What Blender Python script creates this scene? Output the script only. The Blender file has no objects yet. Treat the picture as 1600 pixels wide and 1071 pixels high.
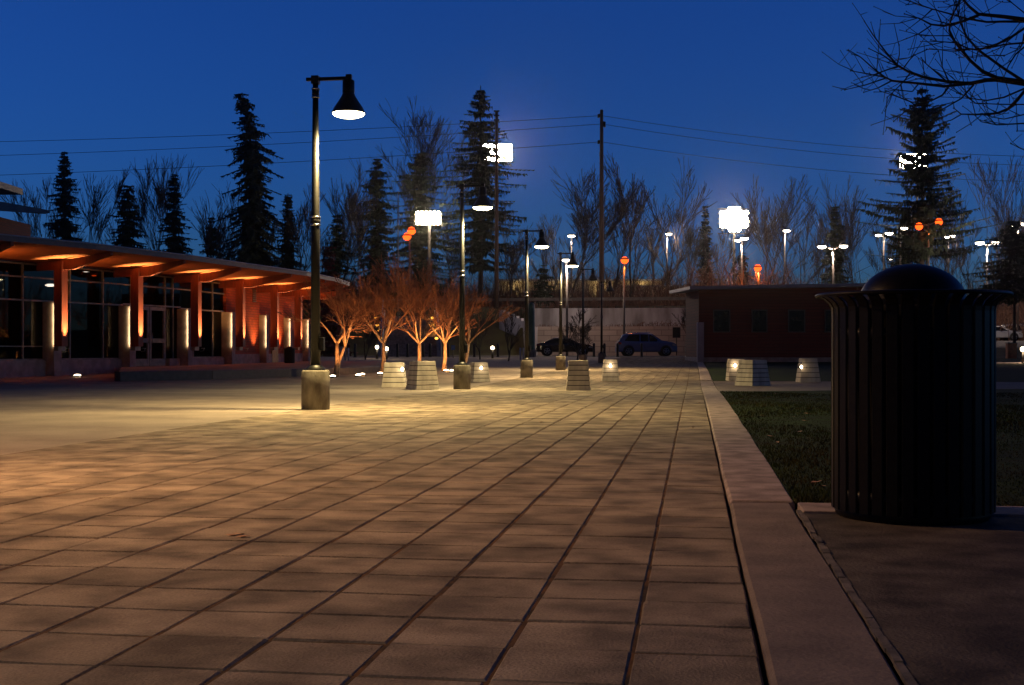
import bpy, math, random
from mathutils import Vector, Matrix
R = math.radians
rnd = random.Random(7)
SC = bpy.context.scene
COL = SC.collection
# ---------------------------------------------------------------- camera, world, exposure
F = 1965.0; H = 0.735; HOR = 545.0
PSI = math.atan(284.0 / F)
cam_d = bpy.data.cameras.new("camera"); cam = bpy.data.objects.new("camera", cam_d); COL.objects.link(cam)
cam.location = (0, 0, H); cam.rotation_euler = (R(90), 0, PSI)
cam_d.sensor_width = 36; cam_d.lens = 36 * F / 1600.0
cam_d.shift_y = (HOR - 535.5) / 1600.0
cam_d.clip_start = 0.05; cam_d.clip_end = 3000
SC.camera = cam
W = bpy.data.worlds.new("World"); SC.world = W; W.use_nodes = True
nt = W.node_tree; nt.nodes.clear()
out = nt.nodes.new("ShaderNodeOutputWorld"); bg = nt.nodes.new("ShaderNodeBackground")
sky = nt.nodes.new("ShaderNodeTexSky"); sky.sky_type = 'NISHITA'; sky.sun_disc = False
sky.sun_elevation = R(4.0); sky.sun_rotation = R(90); sky.altitude = 50; sky.air_density = 1.0; sky.dust_density = 0.6; sky.ozone_density = 4.0
tint = nt.nodes.new("ShaderNodeMix"); tint.data_type = 'RGBA'; tint.blend_type = 'MULTIPLY'; tint.inputs[0].default_value = 1.0
tint.inputs[7].default_value = (0.20, 0.44, 1.08, 1)      # tungsten white balance of the photograph
bg.inputs[1].default_value = 0.15
# dusk: the sky is brightest ahead near the horizon, darker overhead and behind
gg = nt.nodes.new("ShaderNodeTexCoord"); sx = nt.nodes.new("ShaderNodeSeparateXYZ"); nt.links.new(gg.outputs["Generated"], sx.inputs[0])
mz = nt.nodes.new("ShaderNodeMapRange"); mz.inputs[1].default_value = 0.30; mz.inputs[2].default_value = 0.75; mz.inputs[3].default_value = 1.0; mz.inputs[4].default_value = 0.30; nt.links.new(sx.outputs[2], mz.inputs[0])
my = nt.nodes.new("ShaderNodeMapRange"); my.inputs[1].default_value = -0.4; my.inputs[2].default_value = 0.75; my.inputs[3].default_value = 0.28; my.inputs[4].default_value = 1.0; nt.links.new(sx.outputs[1], my.inputs[0])
mm = nt.nodes.new("ShaderNodeMath"); mm.operation = 'MULTIPLY'; nt.links.new(mz.outputs[0], mm.inputs[0]); nt.links.new(my.outputs[0], mm.inputs[1])
ms = nt.nodes.new("ShaderNodeMath"); ms.operation = 'MULTIPLY'; ms.inputs[1].default_value = 0.15; nt.links.new(mm.outputs[0], ms.inputs[0]); nt.links.new(ms.outputs[0], bg.inputs[1])
nt.links.new(sky.outputs[0], tint.inputs[6]); nt.links.new(tint.outputs[2], bg.inputs[0]); nt.links.new(bg.outputs[0], out.inputs[0])
SC.view_settings.view_transform = 'Standard'; SC.view_settings.look = 'None'
SC.view_settings.exposure = 0.0; SC.view_settings.gamma = 1.0; SC.view_settings.use_curve_mapping = False
SC.cycles.use_denoising = True
SC.cycles.max_bounces = 6; SC.cycles.transparent_max_bounces = 16
SC.cycles.sample_clamp_indirect = 3.0
SC.cycles.use_light_tree = True
SC.cycles.caustics_reflective = False; SC.cycles.caustics_refractive = False

# ---------------------------------------------------------------- placing helpers
FW = Vector((-math.sin(PSI), math.cos(PSI), 0)); RT = Vector((math.cos(PSI), math.sin(PSI), 0))
def C(px, d):
    v = FW * d + RT * ((px - 800) / F * d); return v.x, v.y
def Zp(py, d): return H + (HOR - py) / F * d
def P(px, py, d):
    x, y = C(px, d); return Vector((x, y, Zp(py, d)))
def rd(r, d):
    v = FW * d + RT * r; return v.x, v.y
def sst(a, b, x):
    t = min(1, max(0, (x - a) / (b - a))); return t * t * (3 - 2 * t)
def gz(x, y):
    return -0.09 * math.exp(-((y - 29) / 9.0) ** 2) + 0.2 * sst(55, 92, y)
def terr(x, y):
    z = gz(x, y)
    left = 4.3 * sst(98, 112, y)
    mid = 0.0 if y < 103.2 else (2.3 if y < 106.2 else 3.8 + 0.5 * sst(106.3, 111, y))
    right = 1.25 * sst(84, 116, y) + 2.8 * sst(130, 170, y)
    a = sst(-14.8, -14.2, x); b = sst(9, 14, x)
    return z + (left * (1 - a) + mid * a) * (1 - b) + right * b
# ---------------------------------------------------------------- mesh helpers
ORG = {}
class MB:
    def __init__(s): s.v = []; s.f = []; s.sm = []
    def add(s, vs, fs, smooth=False):
        n = len(s.v); s.v.extend([tuple(p) for p in vs]); s.f.extend([tuple(i + n for i in f) for f in fs]); s.sm.extend([smooth] * len(fs)); return s
    def box(s, c, size, rz=0.0, taper=None, ax=None):
        hx, hy, hz = size[0] / 2, size[1] / 2, size[2] / 2
        vs = []
        for dz in (-1, 1):
            k = 1.0 if (dz < 0 or taper is None) else taper
            for dx, dy in ((-1, -1), (1, -1), (1, 1), (-1, 1)):
                x, y = dx * hx * k, dy * hy * k
                if ax: X = c[0] + ax[0][0] * x + ax[1][0] * y; Y = c[1] + ax[0][1] * x + ax[1][1] * y
                else: X = c[0] + x * math.cos(rz) - y * math.sin(rz); Y = c[1] + x * math.sin(rz) + y * math.cos(rz)
                vs.append((X, Y, c[2] + dz * hz))
        return s.add(vs, [(3, 2, 1, 0), (4, 5, 6, 7), (0, 1, 5, 4), (1, 2, 6, 5), (2, 3, 7, 6), (3, 0, 4, 7)])
    def tube(s, pts, rad, n=6, smooth=True, cap=True):
        pts = [Vector(p) for p in pts]; m = len(pts)
        if not isinstance(rad, (list, tuple)): rad = [rad] * m
        vs = []; fs = []
        up = Vector((0, 0, 1)); prev = None
        for i, p in enumerate(pts):
            t = (pts[min(i + 1, m - 1)] - pts[max(i - 1, 0)])
            if t.length < 1e-9: t = Vector((0, 0, 1))
            t.normalize()
            if prev is None:
                a = up.cross(t) if abs(t.z) < 0.95 else Vector((1, 0, 0)).cross(t)
            else: a = prev - t * prev.dot(t)
            if a.length < 1e-6: a = Vector((1, 0, 0)).cross(t)
            a.normalize(); prev = a; b = t.cross(a)
            for k in range(n):
                an = 2 * math.pi * k / n; vs.append(p + (a * math.cos(an) + b * math.sin(an)) * rad[i])
        for i in range(m - 1):
            for k in range(n):
                k2 = (k + 1) % n; fs.append((i * n + k, i * n + k2, (i + 1) * n + k2, (i + 1) * n + k))
        if cap: fs.append(tuple(range(n - 1, -1, -1))); fs.append(tuple((m - 1) * n + k for k in range(n)))
        return s.add(vs, fs, smooth)
    def lathe(s, c, prof, n=24, smooth=True, sq=(1, 1)):
        vs = []; fs = []; m = len(prof)
        for r, z in prof:
            for k in range(n):
                a = 2 * math.pi * k / n; vs.append((c[0] + r * sq[0] * math.cos(a), c[1] + r * sq[1] * math.sin(a), c[2] + z))
        for i in range(m - 1):
            for k in range(n):
                k2 = (k + 1) % n; fs.append((i * n + k, i * n + k2, (i + 1) * n + k2, (i + 1) * n + k))
        return s.add(vs, fs, smooth)
    def disc(s, c, r, n=16, up=True):
        vs = [(c[0] + r * math.cos(2 * math.pi * k / n), c[1] + r * math.sin(2 * math.pi * k / n), c[2]) for k in range(n)]
        return s.add(vs, [tuple(range(n)) if up else tuple(range(n - 1, -1, -1))])
    def ell(s, c, rx, ry, rz_, n=12, m=7, ax=None):
        vs = []; fs = []
        for i in range(m + 1):
            ph = math.pi * i / m - math.pi / 2
            for k in range(n):
                a = 2 * math.pi * k / n
                x, y, z = rx * math.cos(ph) * math.cos(a), ry * math.cos(ph) * math.sin(a), rz_ * math.sin(ph)
                if ax: v = ax[0] * x + ax[1] * y + Vector((0, 0, z))
                else: v = Vector((x, y, z))
                vs.append((c[0] + v.x, c[1] + v.y, c[2] + v.z))
        for i in range(m):
            for k in range(n):
                k2 = (k + 1) % n; fs.append((i * n + k, i * n + k2, (i + 1) * n + k2, (i + 1) * n + k))
        return s.add(vs, fs, True)
    def quad(s, a, b, c, d): return s.add([a, b, c, d], [(0, 1, 2, 3)])
    def prism(s, poly, z0, z1):
        n = len(poly); vs = [(p[0], p[1], z0) for p in poly] + [(p[0], p[1], z1) for p in poly]
        fs = [tuple(range(n - 1, -1, -1)), tuple(range(n, 2 * n))] + [(i, (i + 1) % n, n + (i + 1) % n, n + i) for i in range(n)]
        return s.add(vs, fs)
    def build(s, name, mat, parent=None, bevel=0):
        me = bpy.data.meshes.new(name)
        o3 = ORG.get(parent.name, Vector((0, 0, 0))) if parent else Vector((0, 0, 0))
        me.from_pydata([(v[0] - o3.x, v[1] - o3.y, v[2] - o3.z) for v in s.v], [], s.f); me.update()
        me.polygons.foreach_set("use_smooth", s.sm)
        me.materials.append(mat)
        o = bpy.data.objects.new(name, me); COL.objects.link(o)
        if parent: o.parent = parent; ORG[o.name] = o3
        if bevel:
            b = o.modifiers.new("bevel", 'BEVEL'); b.width = bevel; b.segments = 2; b.limit_method = 'ANGLE'
        return o
def tag(o, label=None, cat=None, group=None, kind=None):
    if label: o['label'] = label
    if cat: o['category'] = cat
    if group: o['group'] = group
    if kind: o['kind'] = kind
    return o
def thing(name, label, cat, loc, group=None):
    o = bpy.data.objects.new(name, None); COL.objects.link(o); o.location = loc; o.empty_display_size = 0.2
    ORG[o.name] = Vector(loc); return tag(o, label, cat, group)
def copy_tree(o, parent=None):
    c = o.copy(); COL.objects.link(c)
    if parent: c.parent = parent; c.matrix_parent_inverse = o.matrix_parent_inverse.copy()
    for ch in list(o.children): copy_tree(ch, c)
    return c
def lamp(kind, loc, power, color, parent=None, radius=0.1, target=None, size=120, blend=0.5):
    L = bpy.data.lights.new("light", kind); L.energy = power; L.color = color; L.shadow_soft_size = radius
    o = bpy.data.objects.new("light", L); COL.objects.link(o)
    base = ORG.get(parent.name, Vector((0, 0, 0))) if parent else Vector((0, 0, 0))
    o.location = Vector(loc) - base
    if kind == 'SPOT':
        L.spot_size = R(size); L.spot_blend = blend
        d = Vector(target) - Vector(loc); o.rotation_euler = d.to_track_quat('-Z', 'Y').to_euler()
    if parent: o.parent = parent
    return o
# ---------------------------------------------------------------- materials
def nodes(m): m.use_nodes = True; t = m.node_tree; t.nodes.clear(); o = t.nodes.new("ShaderNodeOutputMaterial"); return t, o
def mat(name, col, rough=0.7, col2=None, scale=6.0, metal=0.0, bump=0.0, bscale=None, detail=6, spec=0.5, stretch=None, island=0.0, fine=0.0):
    m = bpy.data.materials.new(name); t, o = nodes(m); N = t.nodes; Lk = t.links
    b = N.new("ShaderNodeBsdfPrincipled"); b.inputs["Roughness"].default_value = rough; b.inputs["Metallic"].default_value = metal
    b.inputs["Specular IOR Level"].default_value = spec
    Lk.new(b.outputs[0], o.inputs[0])
    tc = N.new("ShaderNodeNewGeometry"); mp = N.new("ShaderNodeMapping"); Lk.new(tc.outputs["Position"], mp.inputs[0])
    if stretch: mp.inputs["Scale"].default_value = stretch
    if col2 is None: col2 = tuple(c * 0.6 for c in col)
    nz = N.new("ShaderNodeTexNoise"); nz.inputs["Scale"].default_value = scale; nz.inputs["Detail"].default_value = detail; Lk.new(mp.outputs[0], nz.inputs[0])
    rp = N.new("ShaderNodeValToRGB"); rp.color_ramp.elements[0].position = 0.36; rp.color_ramp.elements[1].position = 0.64
    rp.color_ramp.elements[0].color = (*col2, 1); rp.color_ramp.elements[1].color = (*col, 1); Lk.new(nz.outputs[0], rp.inputs[0])
    last = rp.outputs[0]
    def mul(val_socket, lo, hi, last):
        r = N.new("ShaderNodeMapRange"); r.inputs[3].default_value = lo; r.inputs[4].default_value = hi; Lk.new(val_socket, r.inputs[0])
        x = N.new("ShaderNodeMix"); x.data_type = 'RGBA'; x.blend_type = 'MULTIPLY'; x.inputs[0].default_value = 1
        Lk.new(last, x.inputs[6]); Lk.new(r.outputs[0], x.inputs[7]); return x.outputs[2]
    if island: last = mul(tc.outputs["Random Per Island"], 1 - island, 1.0, last)
    if fine:
        n2 = N.new("ShaderNodeTexNoise"); n2.inputs["Scale"].default_value = fine; n2.inputs["Detail"].default_value = 3; Lk.new(tc.outputs["Position"], n2.inputs[0])
        last = mul(n2.outputs[0], 0.55, 1.45, last)
    Lk.new(last, b.inputs["Base Color"])
    if bump:
        n3 = N.new("ShaderNodeTexNoise"); n3.inputs["Scale"].default_value = bscale or scale * 6; n3.inputs["Detail"].default_value = 5; Lk.new(mp.outputs[0], n3.inputs[0])
        bp = N.new("ShaderNodeBump"); bp.inputs["Strength"].default_value = bump; bp.inputs["Distance"].default_value = 0.01
        Lk.new(n3.outputs[0], bp.inputs["Height"]); Lk.new(bp.outputs[0], b.inputs["Normal"])
    return m
def emit(name, col, strength):
    m = bpy.data.materials.new(name); t, o = nodes(m); e = t.nodes.new("ShaderNodeEmission")
    e.inputs[0].default_value = (*col, 1); e.inputs[1].default_value = strength; t.links.new(e.outputs[0], o.inputs[0]); return m
def glassmat(name, tintc, refl):
    m = bpy.data.materials.new(name); t, o = nodes(m); N = t.nodes
    tr = N.new("ShaderNodeBsdfTransparent"); tr.inputs[0].default_value = (*tintc, 1)
    g = N.new("ShaderNodeBsdfGlossy"); g.inputs["Roughness"].default_value = 0.02
    fr = N.new("ShaderNodeLayerWeight"); fr.inputs[0].default_value = 0.25
    mr = N.new("ShaderNodeMapRange"); mr.inputs[3].default_value = refl; mr.inputs[4].default_value = min(1, refl + 0.14)
    mx = N.new("ShaderNodeMixShader"); t.links.new(fr.outputs["Facing"], mr.inputs[0]); t.links.new(mr.outputs[0], mx.inputs[0])
    t.links.new(tr.outputs[0], mx.inputs[1]); t.links.new(g.outputs[0], mx.inputs[2]); t.links.new(mx.outputs[0], o.inputs[0]); return m
def brickmat(name, c1, c2, mortar, sx, sz, msize=0.012, axis='xz', rough=0.8):
    m = bpy.data.materials.new(name); t, o = nodes(m); N = t.nodes; Lk = t.links
    b = N.new("ShaderNodeBsdfPrincipled"); b.inputs["Roughness"].default_value = rough; Lk.new(b.outputs[0], o.inputs[0])
    g = N.new("ShaderNodeNewGeometry"); sep = N.new("ShaderNodeSeparateXYZ"); Lk.new(g.outputs["Position"], sep.inputs[0])
    ad = N.new("ShaderNodeMath"); ad.operation = 'ADD'; Lk.new(sep.outputs[0], ad.inputs[0]); Lk.new(sep.outputs[1], ad.inputs[1])
    cb = N.new("ShaderNodeCombineXYZ"); Lk.new(ad.outputs[0], cb.inputs[0]); Lk.new(sep.outputs[2], cb.inputs[1])
    br = N.new("ShaderNodeTexBrick"); Lk.new(cb.outputs[0], br.inputs[0])
    br.inputs["Color1"].default_value = (*c1, 1); br.inputs["Color2"].default_value = (*c2, 1); br.inputs["Mortar"].default_value = (*mortar, 1)
    br.inputs["Scale"].default_value = 1; br.inputs["Brick Width"].default_value = sx; br.inputs["Row Height"].default_value = sz; br.inputs["Mortar Size"].default_value = msize
    Lk.new(br.outputs[0], b.inputs["Base Color"])
    bp = N.new("ShaderNodeBump"); bp.inputs["Strength"].default_value = 0.6; bp.inputs["Distance"].default_value = 0.02; bp.invert = True
    Lk.new(br.outputs[1], bp.inputs["Height"]); Lk.new(bp.outputs[0], b.inputs["Normal"])
    return m
M = {}
M['paver'] = mat("paver_concrete", (0.39, 0.32, 0.24), 0.85, (0.155, 0.125, 0.098), 3.6, bump=0.7, bscale=110, island=0.30, fine=120, spec=0.12)
M['joint'] = mat("joint_soil", (0.14, 0.07, 0.028), 0.95, (0.035, 0.025, 0.018), 9, bump=0.6, bscale=90, spec=0.12)
M['plaza'] = mat("plaza_concrete", (0.33, 0.28, 0.23), 0.85, (0.24, 0.20, 0.17), 1.2, bump=0.3, bscale=120, fine=90, spec=0.12)
M['kerb'] = mat("kerb_concrete", (0.42, 0.34, 0.31), 0.85, (0.22, 0.18, 0.165), 5, bump=0.5, bscale=60, fine=180, spec=0.12)
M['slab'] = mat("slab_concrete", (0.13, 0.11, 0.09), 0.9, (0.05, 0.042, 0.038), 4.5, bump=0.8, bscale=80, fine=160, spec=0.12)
M['kslab'] = mat('worn_kerb_concrete', (0.24, 0.195, 0.165), 0.85, (0.16, 0.13, 0.115), 4, bump=0.5, bscale=60, fine=180, spec=0.12)
M['soil'] = mat("rough_grass_soil", (0.045, 0.045, 0.018), 1.0, (0.03, 0.022, 0.012), 0.6, bump=1.0, bscale=4, spec=0.12)
M['lawn'] = mat("lawn_turf", (0.024, 0.045, 0.006), 1.0, (0.018, 0.026, 0.005), 2.5, bump=1.0, bscale=60, fine=60, spec=0.12)
M['blade'] = mat("grass_blade", (0.028, 0.050, 0.007), 0.8, (0.050, 0.036, 0.008), 1.8, island=0.6, spec=0.12)
M['asphalt'] = mat("asphalt", (0.055, 0.05, 0.048), 0.9, (0.035, 0.033, 0.032), 2, bump=0.4, bscale=80)
M['black'] = mat("black_painted_steel", (0.010, 0.010, 0.010), 0.45, (0.007, 0.007, 0.007), 30, spec=0.3)
M['shadeglow'] = mat('glow_toned_enamel', (0.035, 0.028, 0.018), 0.5, (0.028, 0.022, 0.014), 20)  # brown tone imitates the lamp's glare on the outer shade
M['sealant'] = mat('old_joint_sealant', (0.17, 0.145, 0.12), 0.9, (0.06, 0.05, 0.04), 7, bump=0.8, bscale=60)
M['can'] = mat("black_powder_coat", (0.008, 0.008, 0.009), 0.4, (0.005, 0.005, 0.006), 40, bump=0.1, bscale=200, spec=0.15)
M['steelband'] = mat("bright_steel_band", (0.55, 0.55, 0.55), 0.25, metal=1.0)
M['basecon'] = mat("base_concrete", (0.22, 0.20, 0.16), 0.9, (0.09, 0.075, 0.055), 7, bump=0.6, bscale=60, stretch=(1, 1, 0.5))
M['block'] = mat("stepped_concrete", (0.62, 0.56, 0.46), 0.85, (0.40, 0.35, 0.29), 6, bump=0.4, bscale=60, stretch=(1, 1, 0.3))
M['dark'] = mat("dark_gap", (0.03, 0.022, 0.018), 0.9)
M['pier'] = mat("pier_concrete", (0.33, 0.29, 0.26), 0.85, (0.22, 0.19, 0.17), 4, bump=0.3, bscale=50)
M['wood'] = mat("red_stained_timber", (0.17, 0.032, 0.014), 0.6, (0.11, 0.020, 0.009), 5, stretch=(6, 6, 0.6), bump=0.2)
M['soffit'] = mat("soffit_boards", (0.50, 0.15, 0.045), 0.65, (0.40, 0.11, 0.03), 4, stretch=(1, 6, 1))
M['fascia'] = mat("fascia_metal", (0.10, 0.085, 0.075), 0.5, (0.07, 0.06, 0.055), 8)
M['roofmetal'] = mat("roof_metal", (0.33, 0.34, 0.36), 0.5, (0.25, 0.26, 0.29), 3, metal=0.3)
M['mull'] = mat("mullion_aluminium", (0.28, 0.25, 0.21), 0.45, metal=0.5)
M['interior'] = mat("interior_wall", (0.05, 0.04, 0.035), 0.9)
M['brick'] = brickmat("red_brick", (0.32, 0.055, 0.022), (0.22, 0.035, 0.016), (0.14, 0.04, 0.025), 0.4, 0.1)
M['siding'] = brickmat("dark_red_siding", (0.15, 0.026, 0.018), (0.12, 0.022, 0.015), (0.06, 0.012, 0.009), 2.4, 0.16, 0.014)
M['ydoor'] = mat("yellow_door_paint", (0.40, 0.26, 0.05), 0.5)
M['glass'] = glassmat("window_glass", (0.30, 0.30, 0.30), 0.02)
M['dglass'] = mat("dark_window_glass", (0.02, 0.022, 0.02), 0.08)
M['wallcon'] = mat("retaining_concrete", (0.46, 0.46, 0.48), 0.9, (0.20, 0.19, 0.19), 0.9, stretch=(1, 1, 0.25), bump=0.3, bscale=10)
M['blockwall'] = brickmat("retaining_blocks", (0.30, 0.25, 0.22), (0.24, 0.20, 0.18), (0.11, 0.09, 0.08), 1.2, 0.45, 0.02)
M['bark'] = mat("tree_bark", (0.065, 0.05, 0.04), 0.95, (0.04, 0.03, 0.025), 2)
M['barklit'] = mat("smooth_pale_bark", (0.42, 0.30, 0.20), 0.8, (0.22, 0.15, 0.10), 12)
M['redtwig'] = mat('russet_twigs', (0.17, 0.072, 0.038), 0.85, (0.10, 0.042, 0.024), 6)
M['twig'] = mat("red_twigs", (0.15, 0.075, 0.045), 0.9, (0.09, 0.045, 0.03), 1.5)
M['needle'] = mat("conifer_needles", (0.030, 0.045, 0.020), 0.9, (0.018, 0.026, 0.012), 1.0)
M['redleaf'] = mat("dark_red_leaves", (0.16, 0.03, 0.03), 0.9, (0.09, 0.015, 0.018), 1)
M['pole'] = mat("weathered_timber_pole", (0.13, 0.08, 0.055), 0.9, (0.08, 0.05, 0.035), 2, stretch=(3, 3, 0.3))
M['steelpole'] = mat("galvanised_pole", (0.15, 0.13, 0.11), 0.6, (0.10, 0.09, 0.08), 3)
M['green'] = mat("green_enamel", (0.02, 0.10, 0.05), 0.4)
M['rubber'] = mat("tyre_rubber", (0.015, 0.015, 0.015), 0.85)
M['rim'] = mat("alloy_rim", (0.5, 0.5, 0.52), 0.3, metal=0.9)
M['blue'] = mat("blue_enamel", (0.05, 0.12, 0.35), 0.5)
M['white'] = mat("white_paint", (0.7, 0.7, 0.7), 0.5)
M['orangep'] = mat("orange_paint", (0.55, 0.14, 0.03), 0.6)
M['leaf'] = mat("dry_leaf", (0.55, 0.33, 0.20), 0.8, (0.38, 0.20, 0.11), 20)
M['cream'] = mat("cream_cladding", (0.55, 0.45, 0.28), 0.8, (0.42, 0.34, 0.20), 0.5)
WARM = (1.0, 0.80, 0.42); ORANGE = (1.0, 0.42, 0.13); SOD = (1.0, 0.22, 0.03)
M['e_lamp'] = emit("lamp_lens", (1.0, 0.84, 0.46), 30)
M['e_up'] = emit("uplight_lens", (1.0, 0.78, 0.50), 14)
M['e_park'] = emit("white_lot_lens", (1.0, 0.86, 0.68), 16)
M['e_sod'] = emit("sodium_lens", (1.0, 0.075, 0.007), 3.5)
M['e_flood'] = emit("flood_lens", (1.0, 0.76, 0.50), 110)
M['e_amber'] = emit("amber_step_lens", (1.0, 0.45, 0.06), 3)
def carpaint(n, c):
    m = bpy.data.materials.new(n); t, o = nodes(m); b = t.nodes.new("ShaderNodeBsdfPrincipled"); b.inputs["Base Color"].default_value = (*c, 1)
    b.inputs["Roughness"].default_value = 0.25; b.inputs["Coat Weight"].default_value = 0.8; b.inputs["Metallic"].default_value = 0.3
    t.links.new(b.outputs[0], o.inputs[0]); return m
M['carblue'] = carpaint("dark_blue_car_paint", (0.09, 0.16, 0.34)); M['carblack'] = carpaint("black_car_paint", (0.01, 0.01, 0.015))
M['carwhite'] = carpaint("white_car_paint", (0.55, 0.56, 0.58)); M['carsilver'] = carpaint("silver_car_paint", (0.3, 0.33, 0.4))
M['carglass'] = mat("car_window_glass", (0.01, 0.012, 0.015), 0.05)
M['headl'] = mat("headlight_glass", (0.6, 0.6, 0.6), 0.1, metal=0.6)
M['taill'] = mat("tail_light_plastic", (0.35, 0.02, 0.02), 0.2)

# ================================================================= SETTING
def frange(a, b, s):
    r = []; x = a
    while x < b - 1e-6: r.append(x); x += s
    r.append(b); return r
def grid(name, xs, ys, zf, m, parent=None, kind='structure'):
    b = MB(); nx = len(xs)
    vs = [(x, y, zf(x, y)) for y in ys for x in xs]
    fs = [(j * nx + i, j * nx + i + 1, (j + 1) * nx + i + 1, (j + 1) * nx + i) for j in range(len(ys) - 1) for i in range(nx - 1)]
    b.add(vs, fs, True); o = b.build(name, m, parent)
    if kind: o['kind'] = kind
    return o
def rowsheet(name, rows, dz, m):
    b = MB(); nx = len(rows[0]); vs = [(p[0], p[1], gz(*p) + dz) for r_ in rows for p in r_]
    fs = [(j * nx + i, j * nx + i + 1, (j + 1) * nx + i + 1, (j + 1) * nx + i) for j in range(len(rows) - 1) for i in range(nx - 1)]
    b.add(vs, fs, True); o = b.build(name, m); o['kind'] = 'structure'; return o
xs = [-900, -400, -200] + frange(-120, -16, 8) + [-15, -14.8, -14.6, -14.4, -14.2, -14] + frange(-12, 8, 2) + frange(9, 14, 0.5) + frange(18, 120, 8) + [200, 400, 900]
ys = [-60, -20, 0] + frange(5, 84, 2.5) + frange(85, 98, 1) + frange(99, 102, 1) + [103.1, 103.25, 105, 106.1, 106.3] + frange(107, 120, 1) + frange(124, 176, 4) + [220, 400, 900, 1500]
grid("ground", xs, ys, lambda x, y: terr(x, y) - 0.035, M['soil'])
# plaza left of the paving
plx = [-60, -30, -20, -12, -8, -4.738]
grid("plaza", plx, [-20] + frange(-5, 84, 2.0), lambda x, y: gz(x, y) - 0.002, M['plaza'])
grid("access_road", [-70, -30, -10, 0, 10, 30], frange(86, 98, 2), lambda x, y: gz(x, y) - 0.012, M['asphalt'])
# paving: individual unit pavers with real joints
pb = MB(); SP = 0.305
def paver_rows(y0, y1, x0, cols, jy, jx, pb=pb):
    n = int((y1 - y0) / 0.31)
    for j in range(n):
        yc = y0 + (j + 0.5) * 0.31
        for i in range(cols):
            xc = x0 - (i + 0.5) * SP
            z = gz(xc, yc) + rnd.uniform(-0.0015, 0.0015)
            hx = SP / 2 - jx * rnd.uniform(0.7, 1.2); hy = 0.155 - jy * rnd.uniform(0.7, 1.3)
            ox = rnd.uniform(-0.0015, 0.0015); oy = 0.004 * math.sin(i * 2.1) + rnd.uniform(-0.0015, 0.0015)
            tx = rnd.uniform(-0.0012, 0.0012); ty = rnd.uniform(-0.0012, 0.0012); c = 0.006
            vs = []
            for (k, dz) in ((1.0, -0.006), (None, 0.0)):
                for dx, dy in ((-1, -1), (1, -1), (1, 1), (-1, 1)):
                    ex = hx if k else hx - c; ey = hy if k else hy - c
                    vs.append((xc + ox + dx * ex, yc + oy + dy * ey, z + dz + dx * tx + dy * ty))
            vs += [(v[0], v[1], z - 0.03) for v in vs[:4]]
            pb.add(vs, [(4, 5, 6, 7), (0, 1, 5, 4), (1, 2, 6, 5), (2, 3, 7, 6), (3, 0, 4, 7), (8, 9, 1, 0), (9, 10, 2, 1), (10, 11, 3, 2), (11, 8, 0, 3)])
paver_rows(1.2, 84.0, 0.158, 16, 0.0040, 0.0038)
o = pb.build("paving", M['paver']); o['kind'] = 'structure'
grid("joint_bed", [-4.95, -2.4, 0.150], [-20] + frange(-4, 84, 2.0), lambda x, y: gz(x, y) - 0.0042, M['joint'])
# kerb bands
def kerb(name, x0, x1, y0, y1, top, m, seg=1.5, gap=0.006):
    b = MB(); y = y0
    while y < y1 - 0.01:
        ye = min(y + seg, y1)
        nn = 4; vs = []; e = 0.012
        prof = [(x0, -0.05), (x0, top - e), (x0 + e, top), (x1 - e, top), (x1, top - e), (x1, -0.05)]
        ylist = [y + gap, y + gap + 0.008] + [y + (ye - y) * k / nn for k in range(1, nn)] + [ye - 0.008, ye]
        for yi, yy in enumerate(ylist):
            dz = -0.008 if yi in (0, len(ylist) - 1) else 0
            for (xx, zz) in prof:
                wob = 0.003 * math.sin(yy * 5.3 + xx * 9) + 0.002 * math.sin(yy * 17.0)
                vs.append((xx + wob, yy, gz(xx, yy) + zz + (dz if zz > 0 else 0)))
        n = len(prof)
        fs = [(j * n + i, j * n + i + 1, (j + 1) * n + i + 1, (j + 1) * n + i) for j in range(len(ylist) - 1) for i in range(n - 1)]
        fs.append(tuple(range(n))); b.add(vs, fs); y = ye
    o = b.build(name, m); o['kind'] = 'structure'; return o
kerb("kerb", 0.165, 0.47, 6.02, 23.2, 0.02, M['kerb'], 3.45)
kerb("kerb_slab", 0.165, 0.45, -1.0, 6.0, 0.014, M['kslab'], 3.5)
kerb("kerb_far", 0.172, 0.47, 32.0, 84, 0.02, M['kerb'], 3.0)
# slab under the litter bin with its pale border and the recessed joint strip
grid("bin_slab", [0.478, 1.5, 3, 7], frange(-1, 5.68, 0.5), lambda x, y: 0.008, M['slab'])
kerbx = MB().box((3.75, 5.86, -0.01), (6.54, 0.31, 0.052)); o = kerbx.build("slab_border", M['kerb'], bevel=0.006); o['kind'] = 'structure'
jb = MB()
for k in range(56):
    y = -0.9 + k * 0.12 ; jb.box((0.464 + rnd.uniform(-.003, .003), y, 0.008 + rnd.uniform(-.003, .003)), (0.020 + rnd.uniform(0, .008), 0.13, 0.012))
o = jb.build("joint_filler", M['sealant']); o['kind'] = 'structure'
# cross path
near = [(0.462, 23.3), (2, 24.2), (4, 25.4), (7, 26.6), (12, 27.6), (25, 29), (60, 31)]
far = [(0.48, 31.8), (2, 31.8), (4, 31.9), (7, 32.0), (12, 32.4), (25, 34), (60, 37)]
rowsheet("cross_path", [near, [((a[0] + b[0]) / 2, (a[1] + b[1]) / 2) for a, b in zip(near, far)], far], 0.004, M['kslab'])
rowsheet("cross_paving", [[(0.158, 23.0), (0.46, 23.0)], [(0.158, 27), (0.46, 27)], [(0.158, 31.9), (0.46, 31.9)]], 0.002, M['kerb'])
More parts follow.
